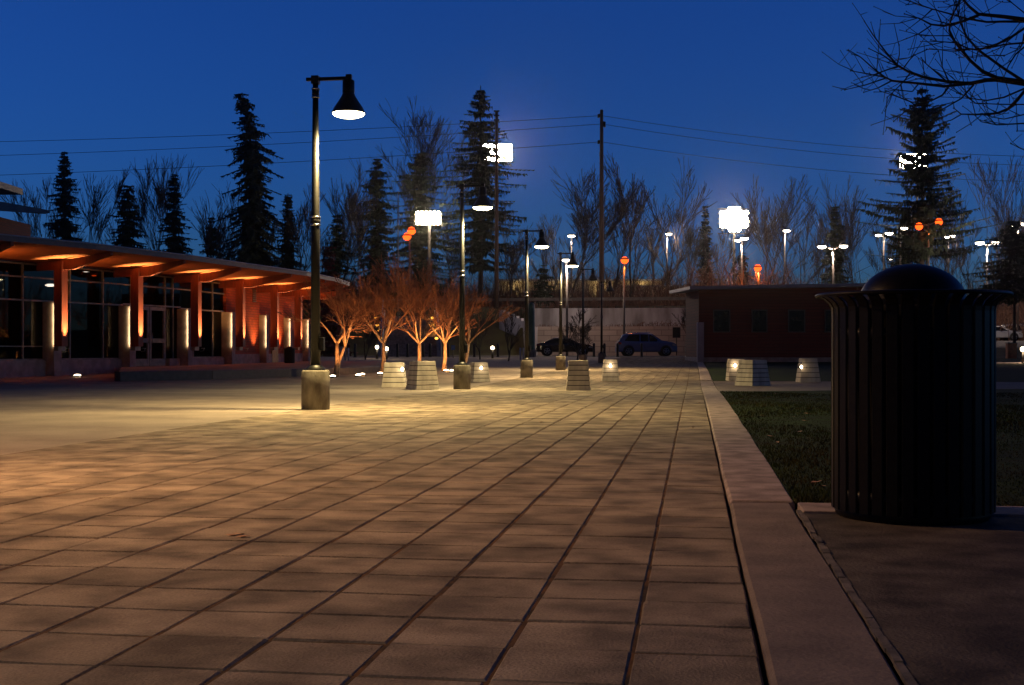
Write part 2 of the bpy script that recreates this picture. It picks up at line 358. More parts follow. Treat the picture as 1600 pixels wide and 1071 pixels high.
# lawns
def lawnz(x, y): return gz(x, y) + 0.012 + 0.005 * math.sin(x * 0.9 + y * 0.4) * sst(0.5, 2.0, x)
rows = []
for k in range(0, 19):
    t = k / 18.0
    rows.append([(n[0], 6.03 + (n[1] - 6.03) * t) for n in near])
b = MB(); nx = len(near); vs = [(p[0], p[1], lawnz(*p)) for r_ in rows for p in r_]
b.add(vs, [(j * nx + i, j * nx + i + 1, (j + 1) * nx + i + 1, (j + 1) * nx + i) for j in range(18) for i in range(nx - 1)], True)
o = b.build("lawn", M['lawn']); o['kind'] = 'structure'
rows = []
for k in range(0, 13):
    t = k / 12.0; rows.append([(n[0], n[1] + 0.01 + (80 - n[1]) * t) for n in far])
rowsheet("far_lawn", rows, 0.012, M['lawn'])
pa = [C(1500, 57), C(1560, 58.5), C(1700, 61)]; pc = [C(1500, 60), C(1560, 62), C(1700, 65)]
rowsheet("garden_path", [pa, pc], 0.03, M['kerb'])
pts = [(24, 118), (60, 118)]
grid("parking_lot", frange(16, 70, 6), frange(100, 128, 2), lambda x, y: terr(x, y) - 0.02, M['asphalt'])
grid("road", [-90, -60, -30, -14, 0, 8], frange(112, 121, 1.5), lambda x, y: 4.53, M['asphalt'])
# grass blades (nobody could count them)
g = MB()
def blade(x, y, z, h, w, yaw, lean):
    dx, dy = math.cos(yaw) * w, math.sin(yaw) * w; lx, ly = math.cos(lean) * h * 0.5, math.sin(lean) * h * 0.5
    g.v += [(x - dx, y - dy, z), (x + dx, y + dy, z), (x + lx, y + ly, z + h)]
    n = len(g.v); g.f.append((n - 3, n - 2, n - 1)); g.sm.append(False)
for k in range(80000):
    t = rnd.random() ** 1.5; y = 6.03 + t * 17; x = 0.462 + rnd.random() * (1.6 + y * 0.30)
    hh = (0.014 + rnd.random() * 0.02) * (0.75 + 0.35 * math.sin(x * 2.3 + 1.7 * math.sin(y * 1.1)))
    blade(x, y, lawnz(x, y) - 0.004, hh, 0.0022 + 0.0003 * y, rnd.random() * 3.14, rnd.random() * 6.28)
o = g.build("grass", M['blade']); tag(o, "short dark green lawn grass beside the pale kerb and litter bin", "grass", kind='stuff')

# ================================================================= FOREGROUND: litter bin
def make_bin():
    bx_, by_ = C(1425, 5.47); z0 = 0.008
    t = thing("litter_bin", "large black slatted litter bin with flared rim and dome lid on the slab", "litter bin", (bx_, by_, z0))
    N = 34; r = 0.338
    sl = MB()
    prof = [(r, 0.035), (r, 0.885), (r + 0.002, 0.905), (r + 0.012, 0.924), (r + 0.034, 0.943), (r + 0.062, 0.958)]
    for k in range(N):
        a = 2 * math.pi * (k + 0.35) / N; ca, sa = math.cos(a), math.sin(a); w = 0.0265; vs = []
        for (rr, zz) in prof:
            for (dr, s) in ((0, -1), (0.007, -0.8), (0.007, 0.8), (0, 1)):
                vs.append((bx_ + ca * (rr + dr - 0.004) - sa * w * s, by_ + sa * (rr + dr - 0.004) + ca * w * s, z0 + zz))
        m = len(prof); fs = [(i * 4 + j, i * 4 + (j + 1) % 4, (i + 1) * 4 + (j + 1) % 4, (i + 1) * 4 + j) for i in range(m - 1) for j in range(4)]
        fs += [(3, 2, 1, 0)]
        sl.add(vs, fs)
    sl.build("slats", M['can'], t)
    def ring(rc, zc, w, h, name, n=64):
        rb = MB().lathe((bx_, by_, z0), [(rc - w / 2, zc - h / 2), (rc + w / 2, zc - h / 2), (rc + w / 2, zc + h / 2), (rc - w / 2, zc + h / 2), (rc - w / 2, zc - h / 2)], n)
        return rb.build(name, M['can'], t)
    rb = MB(); pts = [(bx_ + 0.403 * math.cos(2 * math.pi * k / 72), by_ + 0.403 * math.sin(2 * math.pi * k / 72), z0 + 0.958) for k in range(73)]
    rb.tube(pts, 0.0085, 8, cap=False); rb.build("rim", M['can'], t)
    ring(r - 0.006, 0.79, 0.008, 0.05, "band"); ring(r - 0.006, 0.10, 0.008, 0.05, "band")
    MB().lathe((bx_, by_, z0), [(0.02, 0.0), (0.315, 0.0), (0.325, 0.012), (0.325, 0.05), (0.28, 0.06)], 48).build("base_ring", M['can'], t)
    MB().lathe((bx_, by_, z0), [(0.02, 0.06), (0.30, 0.06), (0.315, 0.90), (0.31, 0.91), (0.31, 0.905)], 48).build("liner", M['rubber'], t)
    prof = [(0.315, 0.895), (0.30, 0.93)] + [(0.225 * math.cos(a), 0.93 + 0.165 * math.sin(a)) for a in [math.pi / 2 * k / 14 for k in range(0, 14)]] + [(0.001, 1.095)]
    MB().lathe((bx_, by_, z0), prof, 48).build("dome_lid", M['can'], t)
    MB().ell((bx_ + 0.0, by_, z0 + 1.098), 0.006, 0.006, 0.006).build("lid_bolt", M['steelband'], t)
    return t
bin0 = make_bin()
b2 = copy_tree(bin0); x, y = C(452.5, 50.5); b2.location = (x, y, gz(x, y) + 0.15); b2.scale = (0.62, 0.62, 0.62); b2['label'] = "small black litter bin against the red brick wall near the yellow door"
b2['group'] = bin0['group'] = "black slatted litter bins"

# ================================================================= LAMP POSTS
def make_post(px, d, lit, label, col=WARM, power=300, cat="street lamp", xy=None):
    x, y = xy if xy else C(px, d); z0 = gz(x, y)
    t = thing("lamp_post", label, cat, (x, y, z0), "lamp posts in a row along the plaza")
    b = MB(); b.lathe((x, y, z0), [(0.001, -0.05), (0.172, -0.05), (0.172, 0.46), (0.160, 0.48), (0.001, 0.482)], 32); b.build("concrete_base", M['basecon'], t)
    b = MB(); b.lathe((x, y, z0), [(0.12, 0.482), (0.12, 0.50), (0.07, 0.54)], 24); b.build("base_flange", M['black'], t)
    b = MB(); b.tube([(x, y, z0 + 0.48), (x, y, z0 + 2.28), (x, y, z0 + 4.0)], [0.060, 0.051, 0.034], 20); b.build("pole", M['black'], t)
    for zz in (2.24, 2.33, 3.80, 3.90):
        rr = 0.055 if zz < 3 else 0.041
        b = MB(); b.lathe((x, y, z0 + zz), [(rr, 0), (rr + 0.008, 0.004), (rr + 0.008, 0.022), (rr, 0.026)], 20); b.build("collar_band", M['steelband'], t)
    MB().lathe((x, y, z0), [(0.052, 2.266), (0.058, 2.27), (0.058, 2.33), (0.052, 2.333)], 20).build("collar", M['black'], t)
    MB().lathe((x, y, z0), [(0.035, 3.826), (0.044, 3.83), (0.044, 3.90), (0.035, 3.903)], 20).build("collar", M['black'], t)
    b = MB(); b.box((x + 0.165, y, z0 + 4.03), (0.56, 0.045, 0.04)); b.box((x, y, z0 + 4.02), (0.09, 0.09, 0.10)); b.box((x + 0.42, y, z0 + 4.03), (0.07, 0.06, 0.09)); b.build("arm", M['black'], t, bevel=0.004)
    hx = x + 0.415
    b = MB(); b.lathe((hx, y, z0), [(0.03, 4.02), (0.072, 4.0), (0.075, 3.86), (0.070, 3.84)], 28); b.build("ballast_housing", M['black'], t)
    b = MB(); b.lathe((hx, y, z0), [(0.070, 3.85), (0.085, 3.81), (0.125, 3.745), (0.172, 3.675), (0.198, 3.625), (0.205, 3.60), (0.197, 3.60), (0.165, 3.67), (0.115, 3.745), (0.06, 3.80)], 36); sh = b.build("lamp_shade", M['shadeglow'], t)
    if lit:
        b = MB(); b.lathe((hx, y, z0), [(0.194, 3.618), (0.193, 3.600), (0.175, 3.577), (0.12, 3.558), (0.001, 3.545)], 32); b.build("lens", M['e_lamp'], t)
        lamp('SPOT', (hx, y, z0 + 3.53), power, col, t, 0.12, (hx, y, 0), 152, 0.55)
    else:
        b = MB(); b.lathe((hx, y, z0), [(0.194, 3.618), (0.193, 3.600), (0.175, 3.577), (0.12, 3.558), (0.001, 3.545)], 32); b.build("lens", M['dglass'], t)
    b = MB(); b.box((x + 0.085, y, z0 + 0.80), (0.05, 0.07, 0.16)); b.build("junction_box", M['black'], t, bevel=0.004)
    return t
make_post(493.0, 15.35, True, "nearest and tallest lamp post on a round concrete base, lamp lit yellow", (1, 0.72, 0.30), 2500)
make_post(722, 24.97, True, "second nearest lit lamp post, just right of the two lit stepped blocks", (1, 0.76, 0.34), 2100)
make_post(823, 34.6, True, "third lit lamp post, beside the tall green pillar", (1, 0.70, 0.32), 2000)
make_post(876, 43.5, True, "farthest lamp post with a lit lamp, in front of the black sedan", (1, 0.70, 0.32), 2000)
make_post(911, 52.4, False, "unlit lamp post just right of the farthest lit one, its shade dark")
make_post(940, 62.8, False, "farthest unlit lamp post, in line with the tall utility pole")
make_post(0, 0, True, "lamp post beside the camera position, outside the left of the picture", (1, 0.52, 0.22), 960, xy=(-4.55, 6.3))
make_post(0, 0, True, "lamp post behind the camera position, beside the plaza paving", (1, 0.72, 0.47), 2500, xy=(-4.55, -4.6))

# ================================================================= STEPPED CONCRETE BLOCKS
def make_block(px, d, yb, hpx, wb, wt, yaw, courses, label, light=None):
    x, y = C(px, d); z0 = gz(x, y); hh = hpx / F * d
    t = thing("stepped_block", label, "concrete block", (x, y, z0), "stepped concrete blocks at the plaza edge")
    b = MB(); gapb = MB(); ch = hh / courses
    for i in range(courses):
        w0 = wb + (wt - wb) * i / courses; w1 = wb + (wt - wb) * (i + 0.85) / courses
        b.box((x, y, z0 + (i + 0.5) * ch), (w0, w0, ch - 0.014), yaw, taper=w1 / w0)
    b.build("courses", M['block'], t, bevel=0.003)
    gapb.box((x, y, z0 + hh / 2), (wb * 0.93, wb * 0.93, hh - 0.02), yaw, taper=(wt * 0.93) / (wb * 0.93)); gapb.build("core", M['dark'], t)
    if light:
        lx, ly, power = light
        c = P(lx, ly, d); wz = wb + (wt - wb) * (c.z - z0) / hh
        nrm = -FW
        # outward from the face that looks at the camera
        best = None
        for k in range(4):
            a = yaw + k * math.pi / 2; n = Vector((math.cos(a), math.sin(a), 0))
            tt = Vector((-n.y, n.x, 0)); off = (Vector((c.x, c.y, 0)) - Vector((x, y, 0))).dot(RT)
            if n.dot(nrm) > 0.05:
                # solve position along face tangent so its screen offset matches
                den = tt.dot(RT)
                if abs(den) > 0.2:
                    s = (off - n.dot(RT) * (wz / 2)) / den
                    if abs(s) < wz * 0.56 and (best is None or n.dot(nrm) > best[0]): best = (n.dot(nrm), n, tt, s)
        if best is None: best = (1, nrm, RT, 0)
        _, n, tt, s = best
        pc = Vector((x, y, 0)) + n * (wz / 2 + 0.004) + tt * s + Vector((0, 0, c.z))
        b = MB(); b.ell(pc, 0.034, 0.018, 0.045, ax=(tt, n)); b.build("light_lens", M['e_up'], t)
        b = MB(); b.ell(pc - n * 0.012, 0.07, 0.014, 0.06, ax=(tt, n)); b.build("light_bezel", M['dark'], t)
        lamp('POINT', pc + n * 0.08, power, (1, 0.72, 0.42), t, 0.03)
    return t
make_block(616.5, 26.6, 600, 39, 0.50, 0.38, R(8), 5, "left one of the two yellow-lit stepped blocks left of the second lamp post", (630, 577, .8))
make_block(660, 24.6, 606, 45, 0.50, 0.37, R(38), 6, "stepped block turned corner-on, half of it in bright yellow light", None)
make_block(748, 31.0, 591, 31, 0.45, 0.34, R(30), 5, "stepped block with a round white light, right behind the second lamp post base", (752, 575, .8))
make_block(903.5, 24.3, 606, 47, 0.47, 0.37, R(6), 6, "tallest stepped block, standing alone in the middle of the plaza", None)
make_block(953.5, 31.6, 590, 34, 0.43, 0.31, R(9), 5, "stepped block with a round light, farther and right of the tall middle one", (953, 571.5, 1.4))
make_block(1150, 31.6, 590, 35, 0.45, 0.36, R(9), 5, "stepped block with a bright light, half hidden behind the wide one by the lawn", (1146.5, 571, 1.6))
make_block(1176, 27.8, 598, 41, 0.56, 0.42, R(42), 6, "widest stepped block, turned corner-on on the path beside the lawn", None)
make_block(1262.5, 30.6, 592, 38, 0.50, 0.35, R(9), 5, "rightmost stepped block, nearest the large litter bin", (1249, 573.5, .5))

# ================================================================= LEFT BUILDING
pp = [(-66, 33.3), (81, 36.7), (198.5, 40.0), (288.5, 43.3), (356.5, 47.0), (410, 51.0), (447.5, 54.7), (476, 58.0)]
PR = [Vector((*rd((px - 800) / F * d, d), 0)) for px, d in pp]
def tang(i):
    a = PR[max(i - 1, 0)]; b_ = PR[min(i + 1, len(PR) - 1)]; t = (b_ - a).normalized(); return t
x0, y0 = PR[1].x, PR[1].y
bld = thing("glazed_hall", "low glazed hall with red timber posts, orange lit eaves and brick end wall", "building", (x0, y0, 0))
T_ = [tang(i) for i in range(len(PR))]
Nn = [Vector((t.y, -t.x, 0)) for t in T_]
if Nn[1].dot(-RT) > 0: Nn = [-n for n in Nn]
EZ = 3.50; WZ = 3.22
edge_px = [(-120, 29.0), (0, 31.8), (150, 34.7), (300, 39.1), (400, 43.3), (480, 47.4), (525, 51.5), (546, 55.0), (535, 57.5)]
ED = [Vector((*C(px, d), 0)) for px, d in edge_px]
def edge_at(p, n):      # distance from p along n to eave polyline
    best = 2.4
    for a, b_ in zip(ED[:-1], ED[1:]):
        e = b_ - a; den = n.x * e.y - n.y * e.x
        if abs(den) < 1e-6: continue
        w = a - p; s = (w.x * e.y - w.y * e.x) / den; u = (w.x * n.y - w.y * n.x) / den
        if 0 <= u <= 1 and s > 0: best = s
    return best
for i in range(len(PR)):
    p, t, n = PR[i], T_[i], Nn[i]; z0 = gz(p.x, p.y) + (0.15 if i >= 2 else 0)
    b = MB(); c = p; b.box((c.x, c.y, (z0 - 0.2 + 2.1) / 2), (0.32, 0.44, 2.3 - z0), ax=(t, n)); q = p + n * 0.25
    pr_ = b.build("pier", M['pier'], bld, bevel=0.01)
    q = p + n * 0.62 - t * 0.36
    b = MB(); b.box((q.x, q.y, 2.02), (0.26, 0.28, 2.44), ax=(t, n)); post = b.build("timber_post", M['wood'], bld, bevel=0.006)
    q2 = p + n * 0.56 - t * 0.34
    b = MB(); b.box((q2.x, q2.y, 0.735), (0.30, 0.16, 0.13), ax=(t, n)); b.box((q2.x + n.x * 0.30, q2.y + n.y * 0.30, 0.74), (0.08, 0.10, 0.03), ax=(t, n)); b.tube([q2 + n * 0.33 + Vector((0, 0, 0.74)), q2 + n * 0.33 + Vector((0, 0, 0.66)), q2 + n * 0.2 + Vector((0, 0, 0.64))], 0.012, 6); b.build("light_bracket", M['mull'], bld)
    # beam: tapered cantilever
    L = edge_at(p, n) - 0.12; hb = 0.06; vs = []
    qb = p - t * 0.36
    for (s, zb, zt) in ((-0.5, 2.98, WZ + 0.0), (1.1, 3.00, WZ + 0.09), (L, EZ - 0.12, EZ - 0.02)):
        for sg in (-1, 1):
            v = qb + n * s + t * hb * sg; vs.append((v.x, v.y, zb)); vs.append((v.x, v.y, zt))
    fs = []
    for k in range(2):
        a = k * 4; fs += [(a, a + 4, a + 5, a + 1), (a + 2, a + 3, a + 7, a + 6), (a + 1, a + 5, a + 7, a + 3), (a, a + 2, a + 6, a + 4)]
    fs += [(0, 1, 3, 2), (8, 10, 11, 9)]
    MB().add(vs, fs).build("roof_beam", M['wood'], bld)
    # lights: added strip facing the pier, uplight on the post, added soffit spot
    L_ = bpy.data.lights.new("light", 'AREA'); L_.shape = 'RECTANGLE'; L_.size = 0.03; L_.size_y = 1.24; L_.energy = 3.0; L_.color = (1.0, 0.68, 0.36)
    lo = bpy.data.objects.new("light", L_); COL.objects.link(lo); lo.parent = bld
    a1 = p + n * 0.20 - t * 0.205 + Vector((0, 0, 1.42)); lo.location = a1 - ORG[bld.name]
    lo.rotation_euler = Matrix((n.cross(Vector((0, 0, 1))).normalized().cross(Vector((0, 0, 1))).normalized(), Vector((0, 0, 1)), Vector((0, 0, 0)))).to_euler() if False else (t * 1.0).to_track_quat('-Z', 'Y').to_euler()
    a2 = p + n * 0.90 - t * 0.36 + Vector((0, 0, 0.80))
    lamp('SPOT', a2, 2000, (1.0, 0.66, 0.26), bld, 0.02, p + n * 0.78 - t * 0.36 + Vector((0, 0, 2.4)), 42, 1.0)
    a3 = p + n * 0.95 + t * 0.3 + Vector((0, 0, 2.3))  # extra spot with no fixture, brightens the soffit
    lamp('SPOT', a3, 46, (1.0, 0.40, 0.10), bld, 0.05, a3 + Vector((0, 0, 1)) + t * 0.5 - n * 0.4, 140, 1.0)
    if i >= 4:
        a4 = p - t * 0.80 + n * 0.35 + Vector((0, 0, 0.5)); lamp('SPOT', a4, 300, (1.0, 0.42, 0.12), bld, 0.03, p - t * 0.95 - n * 0.08 + Vector((0, 0, 2.4)), 80, 1.0)  # wall-wash spot without a fixture, added to brighten the brick
# roof and soffit
b = MB(); top = MB(); fa = MB()
inner = []
for e in ED:
    j = min(range(len(PR)), key=lambda k: (PR[k] - e).length); 
    # project onto wall polyline
    best = None
    for a, c_ in zip(PR[:-1], PR[1:]):
        ab = c_ - a; u = max(-1.2 if a is PR[0] else 0, min(1.3 if c_ is PR[-1] else 1, (e - a).dot(ab) / ab.dot(ab))); q = a + ab * u
        if best is None or (q - e).length < best[0]: best = ((q - e).length, q)
    inner.append(best[1])
vs = []; fs = []
for k in range(len(ED)):
    vs.append((inner[k].x, inner[k].y, WZ + 0.02)); vs.append((ED[k].x, ED[k].y, EZ))
for k in range(len(ED) - 1): fs.append((2 * k, 2 * k + 1, 2 * k + 3, 2 * k + 2))
b.add(vs, fs); b.build("soffit", M['soffit'], bld)
back = [q + (q - e).normalized() * 9.0 for q, e in zip(inner, ED)]
vs = []; fs = []
for k in range(len(ED)):
    for (p_, z) in ((ED[k], EZ - 0.03), (ED[k], EZ + 0.12), (back[k], EZ + 0.32)):
        vs.append((p_.x, p_.y, z))
for k in range(len(ED) - 1):
    fs += [(3 * k, 3 * k + 3, 3 * k + 4, 3 * k + 1)]
rf = [(3 * k + 1, 3 * k + 4, 3 * k + 5, 3 * k + 2) for k in range(len(ED) - 1)]
MB().add(vs, fs).build("fascia", M['fascia'], bld); MB().add(vs, rf).build("roof", M['fascia'], bld)
# extra thin gutter lip
b = MB(); b.tube([(e.x, e.y, EZ + 0.125) for e in ED], 0.02, 5); b.build("gutter", M['roofmetal'], bld)
# walls bay by bay
def seg(a, c_, s0, s1, z0, z1, th, off, n, m, name, parent=bld, bev=0):
    p0 = a + (c_ - a) * s0; p1 = a + (c_ - a) * s1; mid = (p0 + p1) / 2 + n * off; t = (c_ - a).normalized()
    b = MB(); b.box((mid.x, mid.y, (z0 + z1) / 2), ((p1 - p0).length, th, z1 - z0), ax=(t, n)); return b.build(name, m, parent, bevel=bev)
A0 = PR[0] - (PR[1] - PR[0]) * 1.5
walls = [(A0, PR[0])] + [(PR[i], PR[i + 1]) for i in range(len(PR) - 1)]
for wi, (a, c_) in enumerate(walls):
    t = (c_ - a).normalized(); n = Vector((t.y, -t.x, 0)); n = n if n.dot(RT) > 0 else -n
    a_ = a - n * 0.18; e_ = c_ - n * 0.18; z0 = gz(a.x, a.y)
    if wi <= 4:
        door = wi == 3
        if not door:
            seg(a_, e_, 0, 1, z0 - 0.1, 0.40, 0.20, 0, n, M['pier'], "sill_wall")
        else:
            seg(a_, e_, 0, 0.12, z0 - 0.1, 0.40, 0.20, 0, n, M['pier'], "sill_wall"); seg(a_, e_, 0.76, 1, z0 - 0.1, 0.40, 0.20, 0, n, M['pier'], "sill_wall")
        w = seg(a_, e_, 0, 1, 0.40, WZ, 0.012, -0.02, n, M['glass'], "glazing")
        fr = MB(); ln = (e_ - a_).length
        def bar(s, zc, wx, hz):
            q = a_ + (e_ - a_) * s; fr.box((q.x, q.y, zc), (wx, 0.07, hz), ax=(t, n))
        for zz in ((2.12, 2.78, 3.16) if not door else (2.16, 2.78, 3.16)): bar(0.5, zz, ln, 0.045)
        bar(0.5, 0.42, ln, 0.05) if not door else None
        for s in ((0.28, 0.72) if wi != 3 else (0.14, 0.72, 0.86)): bar(s, 1.79, 0.05, 2.75)
        if wi == 1: bar(0.5, 0.80, ln, 0.03)
        fr.build("mullions", M['mull'], bld)
        if door:
            for s0, s1 in ((0.16, 0.43), (0.44, 0.71)):
                dr = MB()
                q0 = a_ + (e_ - a_) * s0 + n * 0.02; q1 = a_ + (e_ - a_) * s1 + n * 0.02; mid = (q0 + q1) / 2; w_ = (q1 - q0).length; zb = 0.16
                for s in (q0 + t * 0.05, q1 - t * 0.05): dr.box((s.x, s.y, 1.14), (0.10, 0.05, 1.96), ax=(t, n))
                for zz, hz in ((0.28, 0.24), (1.0, 0.14), (2.06, 0.12)): dr.box((mid.x, mid.y, zz), (w_ - 0.2, 0.05, hz), ax=(t, n))
                dd = dr.build("glazed_door", M['mull'], bld)
                hb = MB(); s = (q1 - t * 0.09) if s0 < 0.3 else (q0 + t * 0.09); hb.tube([s + n * 0.06 + Vector((0, 0, 0.9)), s + n * 0.06 + Vector((0, 0, 1.25))], 0.015, 6); hb.build("door_handle", M['steelband'], dd)
        # header behind the posts
        seg(a_, e_, 0, 1, WZ, WZ + 0.16, 0.1, 0, n, M['wood'], "header")
    else:
        seg(a_, e_, 0, 1, z0 - 0.1, 0.52, 0.24, 0.02, n, M['pier'], "sill_wall")
        wl = seg(a_, e_, 0, 1, 0.52, WZ + 0.16, 0.2, 0, n, M['brick'], "brick_wall")
        if wi == 5:
            b = MB()
            for k in range(7):
                q = a_ + (e_ - a_) * 0.80 + n * 0.115; b.box((q.x, q.y, 2.62 + k * 0.075), (0.42, 0.03, 0.04), ax=(t, n))
            b.build("louvre_vent", M['mull'], bld)
        if wi == 6:
            q = a_ + (e_ - a_) * 0.55 + n * 0.13; b = MB(); b.box((q.x, q.y, 1.17), (0.95, 0.04, 2.05), ax=(t, n)); dd = b.build("yellow_door", M['ydoor'], bld)
            q2 = q + n * 0.04 + t * 0.35; b = MB(); b.box((q2.x, q2.y, 1.15), (0.04, 0.05, 0.14), ax=(t, n)); b.build("door_handle", M['steelband'], dd)
# end wall returning from the last pier, interior back wall, floor and ceiling
tl = T_[-1]; nl = Nn[-1]
e0 = PR[-1] - nl * 0.18; e1 = e0 - nl * 12
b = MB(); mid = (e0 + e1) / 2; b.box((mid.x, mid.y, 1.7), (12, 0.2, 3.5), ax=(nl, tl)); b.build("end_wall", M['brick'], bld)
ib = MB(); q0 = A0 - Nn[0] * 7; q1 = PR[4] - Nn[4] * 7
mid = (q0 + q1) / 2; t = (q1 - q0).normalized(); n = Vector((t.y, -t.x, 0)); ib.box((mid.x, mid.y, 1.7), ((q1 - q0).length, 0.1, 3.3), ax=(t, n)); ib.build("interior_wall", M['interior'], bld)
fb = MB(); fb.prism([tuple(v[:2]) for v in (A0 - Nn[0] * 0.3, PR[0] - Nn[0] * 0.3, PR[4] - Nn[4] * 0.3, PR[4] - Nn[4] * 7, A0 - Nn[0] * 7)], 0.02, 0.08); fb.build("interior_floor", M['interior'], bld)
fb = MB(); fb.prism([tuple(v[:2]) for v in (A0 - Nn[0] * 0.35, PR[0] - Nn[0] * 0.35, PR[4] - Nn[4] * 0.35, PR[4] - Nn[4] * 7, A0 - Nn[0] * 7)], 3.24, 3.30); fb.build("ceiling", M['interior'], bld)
# clerestory back tower on the far left
tb = MB(); cx, cy = C(-135, 50); tb.box((cx, cy, 3.6), (7.4, 5, 4.6), PSI); tb.build("upper_wall", M['brick'], bld)
vs = []
for (px, py, d) in ((-260, 268, 44), (78, 329, 47), (70, 331, 53), (-260, 270, 53)):
    v = P(px, py, d); vs.append(v)
low = [v - Vector((0, 0, 0.10 if i in (1, 2) else 1.15)) for i, v in enumerate(vs)]
MB().add(vs + low, [(0, 1, 2, 3), (7, 6, 5, 4), (0, 4, 5, 1), (1, 5, 6, 2), (2, 6, 7, 3), (3, 7, 4, 0)]).build("upper_roof", M['roofmetal'], bld)
tb = MB(); cx, cy = C(-80, 52); tb.box((cx, cy, Zp(293, 52)), (4.95, 3, 0.26), PSI); tb.build("top_fascia", M['fascia'], bld)
for (px, py, d, s, colk, lab) in ((79, 446, 38.6, 0.10, 'e_park', "white ceiling lamp seen through the window left of the first post"), (134, 424, 41, 0.07, 'e_park', "small white glowing disc standing for a reflection in the second window bay"), (147, 431, 42, 0.05, 'e_sod', "orange glowing disc standing for a reflection in the second window bay"), (257, 442, 47, 0.04, 'e_sod', "tiny orange added light inside above the glass doors")):
    p = P(px, py, d); q = thing("hall_window_light", lab, "lamp", p, "ceiling lamps inside the glazed hall"); MB().ell(p, s * 1.8, s, s * 0.45).build("lens", M[colk], q); b = MB(); b.tube([p + Vector((0, 0, 0.02)), (p.x, p.y, 3.24)], 0.01, 5); b.build("stem", M['black'], q)  # added discs; the smaller ones stand in for reflections in the glass
# podium
pd = [Vector((*C(186, 31.6), 0)), Vector((*C(330, 33.4), 0)), Vector((*C(470, 36.0), 0)), Vector((*C(560, 39.0), 0)), Vector((*C(612, 42.0), 0)), Vector((*C(628, 46), 0)), Vector((*C(610, 70), 0)), PR[7] - Nn[7] * 0.0, PR[6], PR[5], PR[4], PR[3], PR[2] - T_[2] * 0.3]
b = MB(); b.prism([(v.x, v.y) for v in pd][::-1], -0.15, 0.15); o = b.build("podium", M['plaza'], bevel=0.0); o['kind'] = 'structure'
b = MB()
for a, c_ in zip(pd[:5], pd[1:6]):
    t = (c_ - a).normalized(); n = Vector((t.y, -t.x, 0)); n = n if n.dot(-FW) > 0 else -n; mid = (a + c_) / 2
    b.box((mid.x - n.x * 0.1, mid.y - n.y * 0.1, 0.0), ((c_ - a).length, 0.32, 0.312), ax=(t, n))
o = b.build("podium_kerb", M['fascia'], bevel=0.01); o['kind'] = 'structure'
# ground uplights
def uplight(px, py, d, lab, tgt=None, power=0, col=ORANGE, size=70, s=0.09):
    x, y = C(px, d); z0 = gz(x, y)
    t = thing("ground_uplight", lab, "uplight", (x, y, z0), "small ground uplights")
    MB().lathe((x, y, z0), [(0.10, 0), (0.10, 0.03), (0.08, 0.05)], 14).build("housing", M['black'], t)
    MB().ell((x, y, z0 + 0.055), s, s * 0.7, 0.03).build("lens", M['e_up'], t)
    if power: lamp('SPOT', (x, y, z0 + 0.12), power * 0.75, col, t, 0.04, tgt, size, 0.7)
uplight(121, 585, 35.4, "lone ground uplight in front of the second window bay", s=0.10)

# ================================================================= TREES
def grow(tr, cr, p, d, ln, rad, lev, maxlev, q, spread, up, minr, trunk_lev=1, ns=4, kids=(2, 3)):
    n = 3 if lev > 1 else 4
    pts = [p]; rr = [rad]; dd = d.copy()
    for k in range(n):
        dd = (dd + Vector((q.gauss(0, 1), q.gauss(0, 1), q.gauss(0, 0.6))) * 0.10 + Vector((0, 0, up * 0.10))).normalized()
        pts.append(pts[-1] + dd * ln / n); rr.append(max(minr, rad * (1 - 0.45 * (k + 1) / n)))
    (tr if lev <= trunk_lev else cr).tube(pts, rr, ns if lev > 1 else 6, cap=False)
    if lev >= maxlev: return
    nk = q.randint(*kids)
    starts = [n] + [q.randint(1, n) for _ in range(nk)]
    for s in starts:
        ax = Vector((q.gauss(0, 1), q.gauss(0, 1), q.gauss(0, 0.5))).normalized()
        ang = spread * (0.35 if s == n else 1.0) * q.uniform(0.6, 1.3)
        nd = (dd * math.cos(ang) + (ax - dd * ax.dot(dd)).normalized() * math.sin(ang)); nd = (nd + Vector((0, 0, up * 0.25))).normalized()
        grow(tr, cr, pts[s], nd, ln * q.uniform(0.55, 0.85), max(minr, rr[s] * 0.68), lev + 1, maxlev, q, spread, up, minr, trunk_lev, ns, kids)
# five ornamental trees with orange uplights
def orn(px, d, top, seed, lab, two=False, spread_w=1.0, lean=0):
    x, y = C(px, d); z0 = gz(x, y); q = random.Random(seed); t = thing("ornamental_tree", lab, "tree", (x, y, z0), "small bare trees glowing orange")
    tr = MB(); cr = MB(); hgt = Zp(top, d)
    fk = 0.95; base = Vector((x, y, z0 - 0.05)); f1 = Vector((x, y, z0 + fk)) + RT * (0.05 + lean)
    tr.tube([base, base * 0.5 + f1 * 0.5 + RT * 0.03, f1], [0.085, 0.062, 0.055], 8)
    if two:
        f2 = Vector((x, y, z0 + 0.9)) + RT * 0.28; tr.tube([base + RT * 0.05, base * 0.5 + f2 * 0.5 + RT * -0.03, f2], [0.055, 0.045, 0.04], 7)
    nb = 6
    for k in range(nb):
        an = 2 * math.pi * (k + q.random() * 0.6) / nb; out = (RT * math.cos(an) + FW * math.sin(an))
        el = q.uniform(0.55, 1.15) if k else 1.4
        dr = (out * math.cos(el) * spread_w + Vector((0, 0, math.sin(el)))).normalized()
        st = f1 if (not two or k % 2) else f2
        grow(tr, cr, st - Vector((0, 0, 0.03)), dr, (hgt - fk - z0) * 0.48, 0.036, 1, 5, q, 0.50, 0.22, 0.0052, 1, 3, (2, 3))
    tr.build("trunk", M['barklit'], t); cr.build("crown", M['redtwig'], t); return t
orn(524, 35.5, 445, 1, "double-stemmed small bare tree lit orange, right of the nearest lamp post", True, 1.25)
